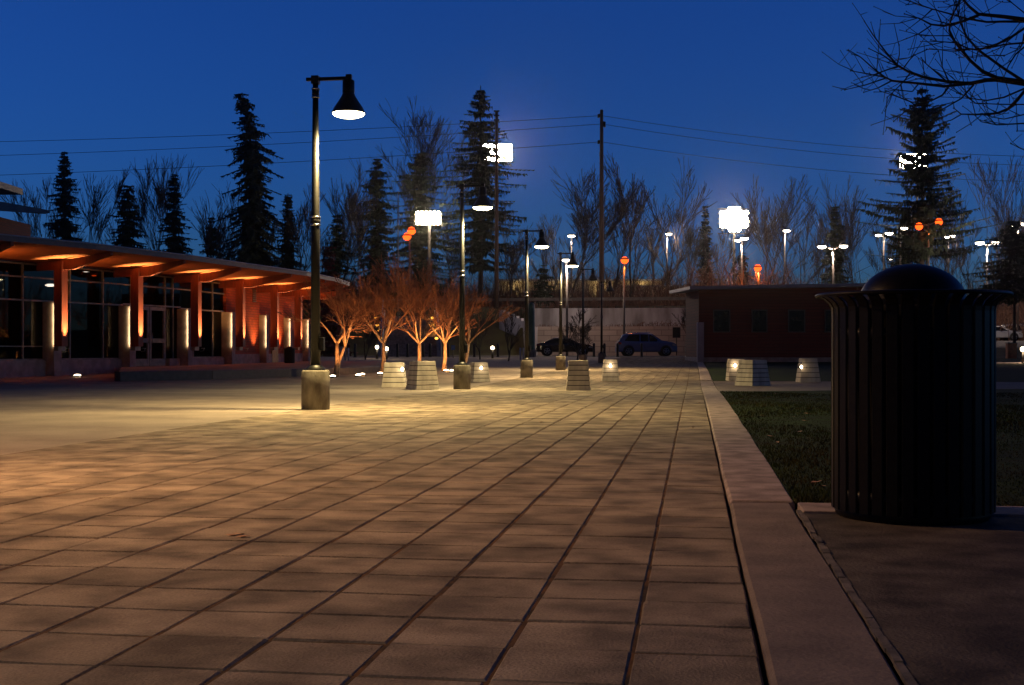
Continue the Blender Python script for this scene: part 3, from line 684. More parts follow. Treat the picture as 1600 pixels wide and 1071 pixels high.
orn(597, 38.5, 432, 2, "small bare tree lit orange behind the left yellow-lit stepped block", False, 1.1)
orn(653, 39.5, 425, 3, "tallest small bare tree lit orange, rising behind the corner-on block", False, 1.1)
orn(693, 42.0, 445, 4, "small bare tree lit orange just left of the second lamp post", False, 1.0)
orn(724, 46.5, 455, 5, "small bare tree lit orange half hidden behind the second lamp post", False, 1.1, 0.15)
def up_tree(px, d, tx, td, lab, pw=400):
    xx, yy = C(tx, td); uplight(px, 0, d, lab, (xx, yy, 1.9), pw, (1, 0.40, 0.11), 100, 0.08)
up_tree(520, 34.4, 524, 35.5, "ground uplight at the foot of the double-stemmed tree")
up_tree(560, 35.4, 590, 38.5, "left of the pair of ground uplights between the first two orange trees", 420)
up_tree(566, 36.2, 540, 36.0, "right of the pair of ground uplights between the first two orange trees", 380)
up_tree(594, 37.2, 597, 38.5, "ground uplight at the foot of the tree behind the left stepped block", 60)
up_tree(645, 38.2, 653, 39.5, "ground uplight hidden behind the corner-on block below the tallest orange tree", 520)
up_tree(697, 40.6, 693, 42, "small ground uplight at the foot of the fourth orange tree", 400)
up_tree(706, 40.0, 722, 46.5, "brighter ground uplight beside the second lamp post base", 620)

# ---- conifers
def conifer(px, d, top, hw, lab, seed, zb=None, full=1.0, lean=0, skirt=0.12, dens=1.0, droop=0.35, irregular=0.25, m='needle', jit=1.0, pw=0.70):
    x, y = C(px, d); zb = terr(x, y) - 0.1 if zb is None else zb; q = random.Random(seed)
    hgt = Zp(top, d) - zb; Rm = 1.18 * hw / F * d
    t = thing("conifer_tree", lab, "tree", (x, y, zb), "conifers beyond the road")
    tip = Vector((x, y, zb + hgt)) + RT * lean / F * d
    def axis(s):
        b_ = Vector((x, y, zb + hgt * s)); return b_ + RT * (lean / F * d) * (max(0, s - 0.6) / 0.4) ** 2
    MB().tube([axis(s / 6) for s in range(7)], [0.028 * hgt * (0.5 + 0) * (1 - s / 6.3) * 0.8 + 0.03 for s in range(7)], 7).build("trunk", M['bark'], t)
    cr = MB(); nl = int(hgt / 0.46 * dens); 
    for L in range(nl):
        s = skirt + (1 - skirt) * (L + q.random() * 0.5) / nl; s = min(s, 0.995)
        prof = (1 - s) ** pw * (0.62 + 0.38 * min(1, (s - skirt) / 0.18 + 0.35)) * 1.22
        nb = q.randint(6, 9)
        lvl = 1 + irregular * q.gauss(0, 0.5)
        for k in range(nb):
            an = 2 * math.pi * (k + q.random()) / nb
            ln = Rm * prof * lvl * (1 + irregular * q.gauss(0, 0.7)); ln = max(ln, 0.25)
            if q.random() > full: continue
            o_ = Vector((math.cos(an), math.sin(an), 0)); p0 = axis(min(.995, max(skirt * .7, s + q.uniform(-.9, .9) * jit * (1 - skirt) / nl))); steps = max(3, int(ln / 0.42))
            sd = Vector((-o_.y, o_.x, 0)); prev = p0
            rise = 0.18 if s > 0.75 else 0.0
            for j in range(1, steps + 1):
                u = j / steps; z = -droop * ln * (u ** 1.3) + 0.20 * ln * u * u + rise * ln * u
                pt = p0 + o_ * ln * u + Vector((0, 0, z))
                w = (0.26 + 0.42 * (1 - u)) * (0.55 + 0.45 * min(1, ln / 2.5)) * q.uniform(0.7, 1.35)
                hang = (0.28 + 0.5 * q.random()) * min(1, ln / 1.5 + 0.2)
                # flat spray and a hanging spray
                cr.add([prev - sd * w * 0.4, prev + sd * w * 0.4, pt + sd * w + Vector((0, 0, -0.08)), pt + o_ * 0.2, pt - sd * w + Vector((0, 0, -0.08))], [(0, 1, 2, 3, 4)])
                for f in range(6):
                    c0 = prev * q.random() ; c0 = prev.lerp(pt, q.random()) + sd * q.uniform(-w, w) * 1.1; hg = hang * q.uniform(.25, 1.0); ww = q.uniform(.05, .13) * (1 + w)
                    dv = Vector((q.gauss(0, .35), q.gauss(0, .35), -1)) * hg + o_ * .12
                    cr.add([c0 + sd * ww, c0 - sd * ww + o_ * ww * .5, c0 + dv], [(0, 1, 2)])
                prev = pt
    cr.build("crown", M[m], t); return t
conifer(101, 130, 237, 30, "pointed dark spruce over the far left end of the hall roof", 11, skirt=0.05)
conifer(199, 125, 290, 24, "squat dark conifer above the middle of the hall roof", 12, skirt=0.05, irregular=0.35, pw=.4)
conifer(272, 128, 272, 32, "dark conifer tangled with bare trunks above the hall roof", 13, skirt=0.05)
conifer(396, 120, 145, 37, "tall ragged fir with a crooked leaning tip behind the hall roof", 14, lean=-18, skirt=0.20, irregular=0.34, droop=0.6, dens=.9, jit=.9, pw=.50)
conifer(450, 135, 302, 24, "slim conifer just left of the nearest lamp post", 15, skirt=0.05)
conifer(589, 132, 248, 28, "dark dense fir left of the thin flagpole", 16, skirt=0.05, irregular=0.35, pw=.45)
conifer(657, 128, 238, 44, "broad dark fir behind the left floodlight", 17, skirt=0.10, irregular=0.4, pw=.5)
conifer(751, 122, 134, 66, "great layered spruce in the middle, reaching highest beside the second lamp post", 18, skirt=0.20, irregular=0.34, dens=0.62, droop=0.32, jit=0.35)
conifer(849, 118, 414, 15, "small spruce beside the third lamp post", 19, skirt=0.03)
conifer(1102, 150, 322, 15, "very thin spire-like spruce between the bare trees left of the bright floodlight", 20, skirt=0.05)
conifer(1305, 130, 322, 26, "medium spruce behind the twin lot lamps left of the bin", 21, skirt=0.05)
conifer(1441, 118, 136, 84, "huge layered spruce on the right above the bin", 22, skirt=0.33, irregular=0.28, dens=0.52, droop=0.12, jit=0.3)
conifer(1585, 100, 345, 70, "broad dark conifer filling the right edge above the parked cars", 23, skirt=0.40, dens=1.2, irregular=0.3)
conifer(527, 128, 335, 28, "dark low conifer above the end of the hall roof", 24, skirt=0.05, irregular=0.4)
conifer(1415, 125, 400, 16, "small dark conifer left of the orange twin lamp", 26, skirt=0.05)
conifer(870 + 545, 128, 330, 40, "dark narrow fir standing behind the trunk of the huge spruce", 27, skirt=0.05)
conifer(330, 135, 340, 22, "low conifer between the bare trees left of the crooked fir", 28, skirt=0.05)
conifer(1160, 160, 395, 22, "low conifer below the bright floodlight", 29, skirt=0.02)
rt = conifer(515, 90, 385, 22, "dark red bush rising over the tip of the hall roof", 25, skirt=0.03, irregular=0.5, m='redleaf'); rt.name = "red_tree"
rt['group'] = "shrubs beyond the plaza"
# ---- bare trees of the wood
def bare(px, d, top, lab, seed, spread=0.42, lean=0.0, r0=0.17, kids=(2, 3), lev=5, zb=None, cat="tree", name="bare_tree", group="bare trees beyond the road", minr=0.021, m='bark', up=0.36, fork=0.36):
    x, y = C(px, d); zb = terr(x, y) - 0.1 if zb is None else zb; q = random.Random(seed); hgt = Zp(top, d) - zb
    t = thing(name, lab, cat, (x, y, zb), group); tr = MB(); cr = MB()
    dr = (Vector((0, 0, 1)) + RT * lean).normalized()
    grow(tr, cr, Vector((x, y, zb)), dr, hgt * fork, r0, 0, lev, q, spread, up, minr, 1, 3, kids)
    # stretch to the wanted height
    zs = [v[2] for v in tr.v + cr.v]; k = hgt / (max(zs) - zb)
    for mb in (tr, cr): mb.v = [(x + (v[0] - x) * (0.6 + 0.4 * k), y + (v[1] - y) * (0.6 + 0.4 * k), zb + (v[2] - zb) * k) for v in mb.v]
    tr.build("trunk", M[m], t); cr.build("crown", M[m], t); return t
BT = [(62, 135, 268, 0, "slight bare tree behind the upper roof at the far left"), (148, 130, 258, .08, "lone crooked bare tree between the first two conifers"),
 (240, 140, 238, -.05, "tall thin bare tree left of the tangled conifer"), (262, 142, 250, .1, "second thin bare tree touching the tangled conifer"),
 (320, 132, 288, -.12, "bare tree leaning left between the tangled conifer and the crooked fir"), (345, 138, 310, .05, "small bare tree just left of the crooked fir"),
 (470, 130, 292, 0, "bare tree rising immediately left of the nearest lamp post"), (505, 138, 300, .12, "bare tree immediately right of the nearest lamp post"),
 (535, 128, 244, -.08, "tall forked bare tree right of the nearest lamp post"), (572, 140, 262, .05, "bare tree touching the dense fir left of the flagpole"),
 (652, 142, 168, 0, "broad bare crown rising above the fir behind the left floodlight"), (700, 135, 330, .06, "bare tree between the two big firs in the middle"),
 (798, 118, 318, .18, "bare tree leaning right beside the great layered spruce"), (889, 125, 264, 0, "wide bare tree left of the utility pole"),
 (868, 135, 330, -.05, "small bare tree left of the wide one by the utility pole"), (955, 130, 300, .05, "thin bare tree immediately right of the utility pole"),
 (984, 128, 242, 0, "tallest bare tree right of the utility pole"), (1015, 138, 330, .1, "lower bare tree between the two tall bare trees"),
 (1043, 130, 250, 0, "tall narrow bare tree behind the single white lot lamp"), (1072, 142, 335, .08, "thin bare tree left of the spire-like spruce"),
 (1130, 145, 330, -.05, "slender bare tree left of the bright floodlight pole"), (1188, 140, 276, .04, "bare tree right of the bright floodlight"),
 (1212, 135, 272, .02, "dense bare tree right of the bright floodlight, near the single lot lamp"), (1245, 142, 276, .08, "bare tree in the clump left of the medium spruce"),
 (1268, 138, 290, -.02, "bare tree immediately left of the medium spruce"), (1336, 135, 258, .02, "isolated slender bare tree between the medium and the huge spruce"),
 (1380, 140, 330, .1, "small bare tree at the left foot of the huge spruce"), (1515, 135, 262, .02, "bare tree right of the huge spruce"),
 (1552, 130, 240, .03, "tall bare tree above the right-hand twin lamps"), (1590, 140, 250, -.04, "bare tree at the right edge behind the broad conifer"),
 (1480, 145, 330, 0, "low bare tree right beside the trunk of the huge spruce"), (420, 140, 320, .05, "low bare tree right of the crooked fir"), (90, 150, 320, .1, "small bare tree half hidden by the far left spruce"),
 (218, 145, 330, 0, "low bare tree right of the squat conifer")]
for i, (px, d, top, ln, lab) in enumerate(BT):
    wide = lab.startswith(("wide", "broad"))
    bare(px, d, top, lab, 100 + i, spread=0.5 if wide else 0.36, lean=ln, r0=0.20 if wide else 0.16, lev=6 if wide else 5)
# young trees by the retaining wall
bare(902, 72, 478, "young bare tree in front of the black sedan and concrete wall", 201, 0.6, r0=0.07, minr=0.012, group="young bare trees near the parked cars", lev=5, up=0.15)
bare(1078, 72, 480, "young bare tree at the left corner of the low red building", 202, 0.5, r0=0.05, minr=0.012, group="young bare trees near the parked cars", lev=4, up=0.2)
bare(794, 68, 470, "young bare tree with a pale trunk left of the green pillar", 203, 0.5, r0=0.05, minr=0.012, group="young bare trees near the parked cars", lev=4, up=0.2)
bare(750, 74, 490, "young bare tree on the grass left of the round bollard light", 204, 0.5, r0=0.05, minr=0.012, group="young bare trees near the parked cars", lev=4, up=0.2)
bare(572, 66, 470, "young bare tree on the dark grass left of the twin bollard lights", 205, 0.5, r0=0.05, minr=0.012, group="young bare trees near the parked cars", lev=4, up=0.2)
# brush
def brush(name, lab, n, y0, y1, x0, x1, hmin, hmax, w, m, gap=None):
    b = MB(); q = random.Random(hash(name) % 1000 if False else len(name))
    for k in range(n):
        x = q.uniform(x0, x1); y = q.uniform(y0, y1)
        if gap and gap[0] < x / y < gap[1] and q.random() < gap[2]: continue
        z = terr(x, y) - 0.1; h = q.uniform(hmin, hmax) * (0.65 + 0.35 * math.sin(x * 0.35 + math.sin(y * .5) * 2)) 
        lx, ly = q.gauss(0, .22) * h, q.gauss(0, .22) * h; ww = w * q.uniform(.6, 1.4); a = q.random() * 3.14; dx, dy = math.cos(a) * ww, math.sin(a) * ww
        mx, my, mz = x + lx * .35, y + ly * .35, z + h * .55
        b.add([(x - dx, y - dy, z), (x + dx, y + dy, z), (mx + dx * .6, my + dy * .6, mz), (mx - dx * .6, my - dy * .6, mz), (x + lx, y + ly, z + h)], [(0, 1, 2, 3), (3, 2, 4)])
        for s in range(3):
            u = q.uniform(.3, .9); bx, by, bz = x + lx * u * .8, y + ly * u * .8, z + h * u; l2 = h * .3
            ex, ey = bx + q.gauss(0, .6) * l2, by + q.gauss(0, .6) * l2
            b.add([(bx, by, bz), (bx + dx * .5, by + dy * .5, bz + .05), (ex, ey, bz + l2 * .8)], [(0, 1, 2)])
    o = b.build(name, m); tag(o, lab, "brush", kind='stuff')
brush("roadside_brush", "reddish bare brush along the far side of the road", 17000, 122, 150, -85, 45, 1.5, 6.6, 0.045, M['twig'], (-.20, -.03, .15))
brush("far_wood", "dark mass of bare wood on the skyline behind the road", 7000, 165, 200, -130, 110, 3, 9.5, 0.09, M['bark'], (-.22, -.06, .15))
brush("lot_brush", "dark reddish brush beyond the parking lot behind the low red building", 6000, 134, 165, 12, 80, 2, 7.0, 0.05, M['twig'])
brush("slope_scrub", "low dead scrub on the bank above the concrete wall", 2500, 106.5, 111.5, -55, 10, 0.3, 0.9, 0.03, M['twig'])
brush("terrace_scrub", "weeds trailing on the ledge of the concrete wall", 700, 103.6, 105.6, -13, 9, 0.3, 0.8, 0.03, M['twig'])
# ---- foreground tree, trunk just outside the right edge
def fg_tree():
    d0 = 10.3; bxy = C(1835, d0); z0 = gz(*bxy); t = thing("street_tree", "bare tree whose twigs hang into the upper right corner", "tree", (bxy[0], bxy[1], z0))
    q = random.Random(5); tr = MB(); cr = MB(); base = Vector((bxy[0], bxy[1], z0 - 0.1))
    tr.tube([base, base + Vector((0.03, 0, 1.2)), base + Vector((0, 0, 2.2)), base + Vector((-0.05, 0, 3.4)), base + Vector((0, 0, 4.6))], [0.17, 0.14, 0.12, 0.09, 0.05], 12)
    tr.build("trunk", M['bark'], t)
    S = 4.463
    B = [([(1339, 575), (1250, 560), (1150, 545), (1050, 500), (960, 420), (900, 345), (855, 290), (818, 215), (825, 150), (850, 90), (890, 0), (905, -60)], .020, 9.8, 1),
     ([(1339, 585), (1150, 557), (1080, 560), (960, 585), (860, 575), (800, 570), (640, 540), (530, 500), (460, 460), (380, 370), (290, 250), (225, 150)], .022, 10.2, 1),
     ([(960, 585), (780, 603), (600, 583), (420, 565), (370, 540), (290, 480), (200, 400), (115, 350)], .012, 10.2, 0),
     ([(470, 460), (380, 490), (290, 522), (210, 540)], .007, 10.2, 0),
     ([(370, 540), (240, 515), (130, 495)], .006, 10.2, 0), ([(370, 548), (230, 595), (90, 628)], .006, 10.2, 0), ([(410, 568), (320, 615), (222, 645)], .006, 10.2, 0),
     ([(460, 460), (360, 390), (258, 340)], .006, 10.2, 0), ([(455, 450), (470, 380), (468, 315)], .005, 10.2, 0), ([(500, 475), (540, 420), (575, 385)], .005, 10.2, 0),
     ([(800, 570), (720, 500), (660, 450), (622, 405)], .006, 10.2, 0), ([(810, 560), (770, 470), (743, 360)], .006, 10.2, 0),
     ([(600, 590), (560, 640), (430, 628)], .005, 10.2, 0), ([(545, 510), (500, 570), (430, 640), (385, 680)], .005, 10.1, 0), ([(700, 690), (560, 715), (440, 670), (335, 636)], .006, 10.2, 0),
     ([(1339, 138), (1200, 118), (1020, 100), (960, 50), (905, -10), (880, -60)], .024, 10.6, 1),
     ([(1020, 108), (900, 155), (780, 182), (690, 172), (610, 130), (505, 98)], .013, 10.6, 0),
     ([(1339, 152), (1200, 152), (1080, 155), (930, 130), (830, 100), (700, 65), (600, 30), (500, -10)], .013, 10.9, 1),
     ([(1339, 200), (1250, 260), (1150, 310), (1020, 350), (950, 340), (860, 300), (740, 290), (690, 280)], .012, 9.4, 1),
     ([(1339, 570), (1200, 480), (1020, 350), (940, 260), (900, 170), (870, 60), (830, -40)], .013, 10.0, 0),
     ([(1339, 300), (1200, 312), (1100, 335), (900, 352), (660, 345)], .010, 9.7, 1),
     ([(1339, 640), (1290, 700), (1230, 760), (1150, 792), (1000, 800), (900, 797), (850, 755)], .017, 9.6, 1),
     ([(1339, 620), (1200, 680), (1080, 702), (980, 690), (870, 650)], .011, 10.6, 1), ([(1339, 730), (1150, 728), (1000, 720), (930, 660)], .007, 10.4, 1),
     ([(830, 585), (770, 665), (700, 700), (520, 770), (430, 848)], .008, 10.3, 0), ([(990, 590), (900, 690), (750, 775), (700, 800)], .007, 10.0, 0),
     ([(1339, 862), (1150, 872), (1040, 850), (990, 800)], .008, 9.9, 1), ([(1339, 800), (1200, 832), (1130, 820), (1040, 795)], .007, 9.9, 1), ([(900, 800), (830, 840), (780, 850)], .004, 9.6, 0),
     ([(700, 65), (640, 120), (520, 213)], .006, 10.9, 0), ([(690, 180), (600, 240), (520, 270)], .006, 10.6, 0), ([(860, 290), (820, 250), (620, 252)], .006, 9.8, 0),
     ([(1339, 330), (1280, 380), (1230, 460), (1190, 560)], .009, 9.2, 1), ([(1020, 350), (1000, 430), (980, 400)], .004, 9.6, 0),
     ([(1339, 240), (1330, 300), (1310, 340), (1200, 390)], .01, 9.1, 1), ([(1339, 90), (1290, 50), (1200, -20)], .010, 11, 1), ([(1339, 1045), (1300, 1030), (1250, 1003)], .006, 10, 1), ([(1339, 915), (1290, 915)], .006, 10, 1)]
    for pts, r, dd, ext in B:
        zz = Zp(pts[0][1] / S, dd)
        W_ = []; n = len(pts)
        for i, (a, c_) in enumerate(pts):
            W_.append(P(1300 + a / S, c_ / S, dd + 0.25 * math.sin(i * 1.3 + dd * 7) * (0 if i == 0 else 1) * 0.5))
        if ext:
            W_ = [Vector((base.x, base.y, zz - 0.35 if zz > 2 else zz)), W_[0] * 0.5 + Vector((base.x, base.y, zz - 0.1)) * 0.5] + W_
        m = len(W_); sc = 1.0
        rr = [max(0.0028, r * (1 - i / (m - 0.4)) ** 0.8 + 0.001) for i in range(m)]
        if ext: rr[0] = r * 1.5; rr[1] = r * 1.25
        cr.tube(W_, rr, 6)
        cr.ell(W_[-1], 0.006, 0.006, 0.008, 6, 4)
        for i in range(2 if ext else 1, m - 1):
            for s in range(4 if i > 2 else 3):
                if q.random() < 0.45:
                    u = q.random(); p0 = W_[i] * (1 - u) + W_[i + 1] * u; dr = (W_[i + 1] - W_[i]).normalized()
                    nd = (dr + Vector((q.gauss(0, .5), q.gauss(0, .5), q.gauss(0.1, .7)))).normalized(); l = q.uniform(.10, .42)
                    p1 = p0 + nd * l * .5; p2 = p1 + (nd + Vector((0, 0, q.uniform(-.1, .35)))).normalized() * l * .5
                    cr.tube([p0, p1, p2], [0.004, 0.003, 0.0022], 4); cr.ell(p2, 0.005, 0.005, 0.006, 5, 3)
                    if l > .25:
                        p3 = p1 + Vector((q.gauss(0, .08), q.gauss(0, .08), q.gauss(0, .1))); cr.tube([p1, p3], [0.0028, 0.002], 4)
    cr.build("branches", M['bark'], t)
fg_tree()

# ================================================================= UTILITY POLE, WIRES, FLAGPOLE
d = 113; x, y = C(940, d); zb = 0.2 + 4.3
t = thing("utility_pole", "tall wooden utility pole rising over the road, lower part lit red", "utility pole", (x, y, zb - .3))
MB().tube([(x, y, zb - .3), (x, y, Zp(172, d))], [0.24, 0.15], 12).build("pole", M['pole'], t)
b = MB()
for py, s in ((181, -1), (193, 1), (196, 1), (222, -1)):
    z = Zp(py, d); b.box((x + s * 0.22, y, z), (0.25, 0.12, 0.3)); b.tube([(x + s * .3, y, z - .2), (x + s * .3, y, z + .15)], .07, 8)
b.build("insulators", M['black'], t)
xw, yw = x, y
for k, (pl, pm, pr, lab) in enumerate(((218, 181, 236, "topmost of the three overhead wires"), (240, 194, 250, "middle one of the three overhead wires"), (271, 222, 275, "lowest of the three overhead wires"))):
    w = MB()
    for (px, py, dd) in ((-60, pl + 5, 118), (1700, pr + 10, 122)):
        a = Vector((xw, yw, Zp(pm, d))); e = P(px, py, dd); pts = []
        for i in range(13):
            u = i / 12; p = a * (1 - u) + e * u; p.z -= 0.9 * 4 * u * (1 - u) * (1 if px > 0 else .35); pts.append(p)
        w.tube(pts, 0.022, 5)
    tag(w.build("overhead_wire", M['black']), lab + " crossing the sky", "wire", "overhead wires")
x, y = C(622, 96); z0 = terr(x, y) - .1; t = thing("flagpole", "thin pale flagpole left of the left floodlight", "flagpole", (x, y, z0))
MB().tube([(x, y, z0), (x, y, Zp(302, 96))], [.07, .04], 8).build("pole", M['steelpole'], t); MB().ell((x, y, Zp(301, 96)), .08, .08, .08).build("finial", M['steelpole'], t)
# ================================================================= LOT LAMPS, SODIUM LAMPS, FLOODLIGHTS
def lot(px, d, heads, lab, kind='park', power=0, base=None, ptop=None):
    x, y = C(px, d); z0 = terr(x, y) - .05; t = thing("lot_lamp", lab, "street lamp", (x, y, z0), "white lot lamps" if kind == 'park' else "orange sodium lamps")
    zt = max(Zp(h[1], d) for h in heads) - 0.12
    MB().tube([(x, y, z0), (x, y, zt)], [.10, .07], 8).build("pole", M['steelpole'], t)
    for (hx, hy, s) in heads:
        p = P(hx, hy, d); a = MB(); a.tube([(x, y, zt - .15), (p.x, p.y, p.z + .1)], .045, 6); a.build("arm", M['steelpole'], t)
        b = MB(); b.ell(p + Vector((0, 0, .12)), .46 * s, .3 * s, .13 * s, ax=(RT, FW)); b.build("lamp_housing", M['black'], t)
        k = 0.40 if kind == 'park' else 0.40
        b = MB(); b.ell(p, k * s, k * .7 * s, .17 * s if kind == 'park' else .38 * s, ax=(RT, FW)); b.build("lens", M['e_park' if kind == 'park' else 'e_sod'], t)  # sodium lenses are enlarged and reddened to imitate their halo
    if power:
        hx, hy, s = heads[0]; p = P(sum(h[0] for h in heads) / len(heads), hy, d); lamp('POINT', p - Vector((0, 0, .5)), power * .6, (1, .74, .58) if kind == 'park' else SOD, t, .15)
lot(893, 135, [(893, 369, 1)], "single white lot lamp high above the farthest lit plaza lamp", power=900)
lot(886, 97, [(884, 407, .7)], "small pinkish lamp directly behind the farthest lit plaza lamp", power=2600)
lot(1042, 130, [(1045, 366, .9)], "single white lot lamp between the two tall bare trees", power=1500)
lot(1159, 125, [(1153, 376, .8), (1163, 373, 1)], "twin white lot lamp just below the bright floodlight", power=1500)
lot(1226, 130, [(1229, 361, .9)], "single white lot lamp right of the bright floodlight", power=1000)
lot(1302, 105, [(1284, 386, .9), (1318, 385, .9)], "twin white lot lamp above the roof of the low red building", power=1800)
lot(1381, 120, [(1373, 368, .8), (1389, 365, 1)], "close-set twin white lot lamp left above the bin", power=900)
lot(1407, 125, [(1413, 357, .9)], "single white lot lamp left of the orange twin lamp", power=0)
lot(1395, 150, [(1391, 405, .7)], "lowest small white lot lamp beside the dome of the bin", power=0)
lot(1482, 140, [(1488, 369, .9), (1480, 371, .7)], "bluish white lot lamp right of the orange twin lamp", power=900)
lot(1542, 110, [(1531, 380, 1), (1555, 380, .9)], "twin white lot lamp above the right rim of the bin", power=3500)
lot(1590, 120, [(1584, 354, .9), (1597, 350, 1.1)], "twin white lot lamp at the right edge of the picture", power=4500)
lot(640, 108, [(643, 361, .9), (636, 370, .9)], "orange sodium twin lamp left of the left floodlight", 'sod', 900)
lot(975, 98, [(976, 407, .75)], "orange sodium lamp right of the utility pole", 'sod', 420)
lot(1186, 122, [(1184, 419, .9)], "orange sodium lamp low above the roof of the low red building", 'sod', 900)
lot(1451, 115, [(1436, 354, .9), (1467, 347, .9)], "orange sodium twin lamp in front of the huge spruce", 'sod', 260)
def flood(px, py, d, cols, rows_, s, lab, ppole, power=0):
    p = P(px, py, d); x, y = C(ppole, d); z0 = terr(x, y) - .1; t = thing("floodlight_mast", lab, "floodlight", (x, y, z0), "stadium floodlight masts")
    MB().tube([(x, y, z0), (x, y, p.z)], [.22, .13], 8).build("mast", M['steelpole'], t)
    b = MB()
    for r_ in range(rows_): b.box((p.x, p.y, p.z + (r_ - (rows_ - 1) / 2) * s * 1.15 - s * .45), (cols * s * 1.1, .12, .1), PSI)
    b.build("crossarms", M['steelpole'], t)
    MB().box(tuple(p + FW * .12), (cols * s * .86, .10, rows_ * s * .7), PSI).build("light_block_plate", M['black'], t)  # added plate, keeps the lamps' light off the conifers
    for r_ in range(rows_):
        for c_ in range(cols):
            u = (c_ - (cols - 1) / 2) / (cols / 2); v = (r_ - (rows_ - 1) / 2) / (rows_ / 2)
            if rows_ > 4 and u * u + v * v > 1.02: continue
            q = p + RT * (c_ - (cols - 1) / 2) * s * .92 + Vector((0, 0, (r_ - (rows_ - 1) / 2) * s * .92))
            MB().ell(q - FW * .1, s * .60, .10, s * .62, 12, 6, ax=(RT, FW)).build("flood_lamp", M['e_flood'], t)  # oversized overlapping lamps merge into one blob, imitating glare
    if power: lamp('POINT', p - FW * 1.2, power, (1, .8, .62), t, .6)
flood(1147, 343, 170, 7, 6, .58, "brightest floodlight mast, above the twin lot lamp in the middle right", 1147, 0)
flood(669, 341, 121, 6, 3, .42, "floodlight mast shining in front of the broad dark fir", 671, 0)
flood(777, 239, 210, 7, 4, .74, "highest floodlight mast, shining through the great middle spruce", 777, 0)
flood(1427, 252, 190, 6, 3, .72, "floodlight mast shining through the huge right spruce", 1433, 0)
x, y = C(776, 112); t = thing("timber_mast", "wooden pole standing before the right side of the great middle spruce", "pole", (x, y, 4.3)); MB().tube([(x, y, 4.2), (x, y, Zp(174, 112))], [.2, .13], 8).build("pole", M['pole'], t)
b = MB(); [b.box((x, y, Zp(174 + 7 * k, 112)), (.5, .16, .12), PSI) for k in (0, 1, 2)]; b.build("brackets", M['black'], t)

# ================================================================= RETAINING WALLS, ROAD EDGE
zl = 0.2
x0, _ = C(838, 104); b = MB(); b.box(((x0 + 14) / 2, 103.0, (2.45 + zl - .4) / 2), (14 - x0, .4, 2.45 + .4 - zl + .2))
o = b.build("lower_retaining_wall", M['blockwall']); tag(o, "lower retaining wall of reddish concrete blocks behind the parked cars", "wall"); o.name = "retaining_wall"
x0, _ = C(822, 107); b = MB(); b.box(((x0 + 12) / 2, 106.2, 2.0), (12 - x0, .35, 4.3)); o = b.build("retaining_wall", M['wallcon']); tag(o, "upper stained grey concrete wall under the road bank", "wall")
a = Vector((*C(782, 106.5), 0)); c_ = Vector((*C(838, 103.2), 0)); b = MB()
for k in range(8):
    u = (k + .5) / 8; p = a * (1 - u) + c_ * u; t_ = (c_ - a).normalized(); n_ = Vector((t_.y, -t_.x, 0)); hz = 4.1 - u * 1.5 if u < .6 else 3.2 - (u - .6) * 2; b.box((p.x, p.y, hz / 2), ((c_ - a).length / 8, .3, hz), ax=(t_, n_))
tag(b.build("wing_wall", M['wallcon']), "sloping concrete wing wall left of the green pillar", "wall")
t = thing("added_guard_rail", "long steel guard rail added along the road above the concrete wall", "guard rail", (-10, 111.2, 4.4))  # rail added in place of the passing cars' light trails
b = MB(); b.box((-12, 111.2, 5.12), (44, .04, .28)); b.build("rail", M['steelpole'], t)
b = MB(); [b.box((-34 + k * 2, 111.3, 4.75), (.1, .1, .9)) for k in range(22)]; b.build("posts", M['pole'], t)
x, y = C(830, 84); t = thing("green_pillar", "tall dark green pillar beside the third lamp post", "pillar", (x, y, gz(x, y)))
MB().lathe((x, y, gz(x, y)), [(.26, 0), (.26, 3.3), (.22, 3.5), (.1, 3.62), (.001, 3.65)], 20).build("column", M['green'], t); MB().lathe((x, y, gz(x, y)), [(.34, 0), (.34, .5), (.001, .52)], 16).build("plinth", M['basecon'], t)
x, y = C(1057, 101); t = thing("wall_cabinet", "dark square box on a post before the wall right of the blue car", "sign", (x, y, zl)); b = MB(); b.box((x, y, Zp(520, 101)), (.62, .12, .85), PSI); b.build("panel", M['black'], t); MB().tube([(x, y, zl), (x, y, Zp(520, 101) - .42)], .04, 8).build("post", M['black'], t)
# distant cream building with wall lights
x, y = C(905, 205); t = thing("distant_building", "cream coloured hall lit warm, far behind the bare trees", "building", (x, y, 4))
MB().box((x, y, 7.9), (26, 10, 7.2), PSI).build("wall", M['cream'], t); b = MB(); b.box((x, y, 11.6), (27, 11, .3), PSI); b.build("roof", M['roofmetal'], t)
for k in range(7):
    q = Vector((x, y, 0)) + RT * (-11 + k * 3.6) - FW * 5.03; MB().box((q.x, q.y, 9.4), (1.5, .06, 1.2), PSI).build("window", M['dglass'], t)

for k in range(4):
    q = Vector((x, y, 0)) + RT * (-10 + k * 6.5) - FW * 6.2; lamp('POINT', (q.x, q.y, 10.6), 120, (1, .72, .35), t, .2)
x, y = C(1050, 190); t = thing("distant_shed", "low dim shed far behind the trees right of the utility pole", "building", (x, y, 4)); MB().box((x, y, 7.1), (17, 8, 5.4), PSI).build("wall", M['cream'], t); MB().box((x, y, 9.95), (17.6, 8.6, .3), PSI).build("roof", M['roofmetal'], t)

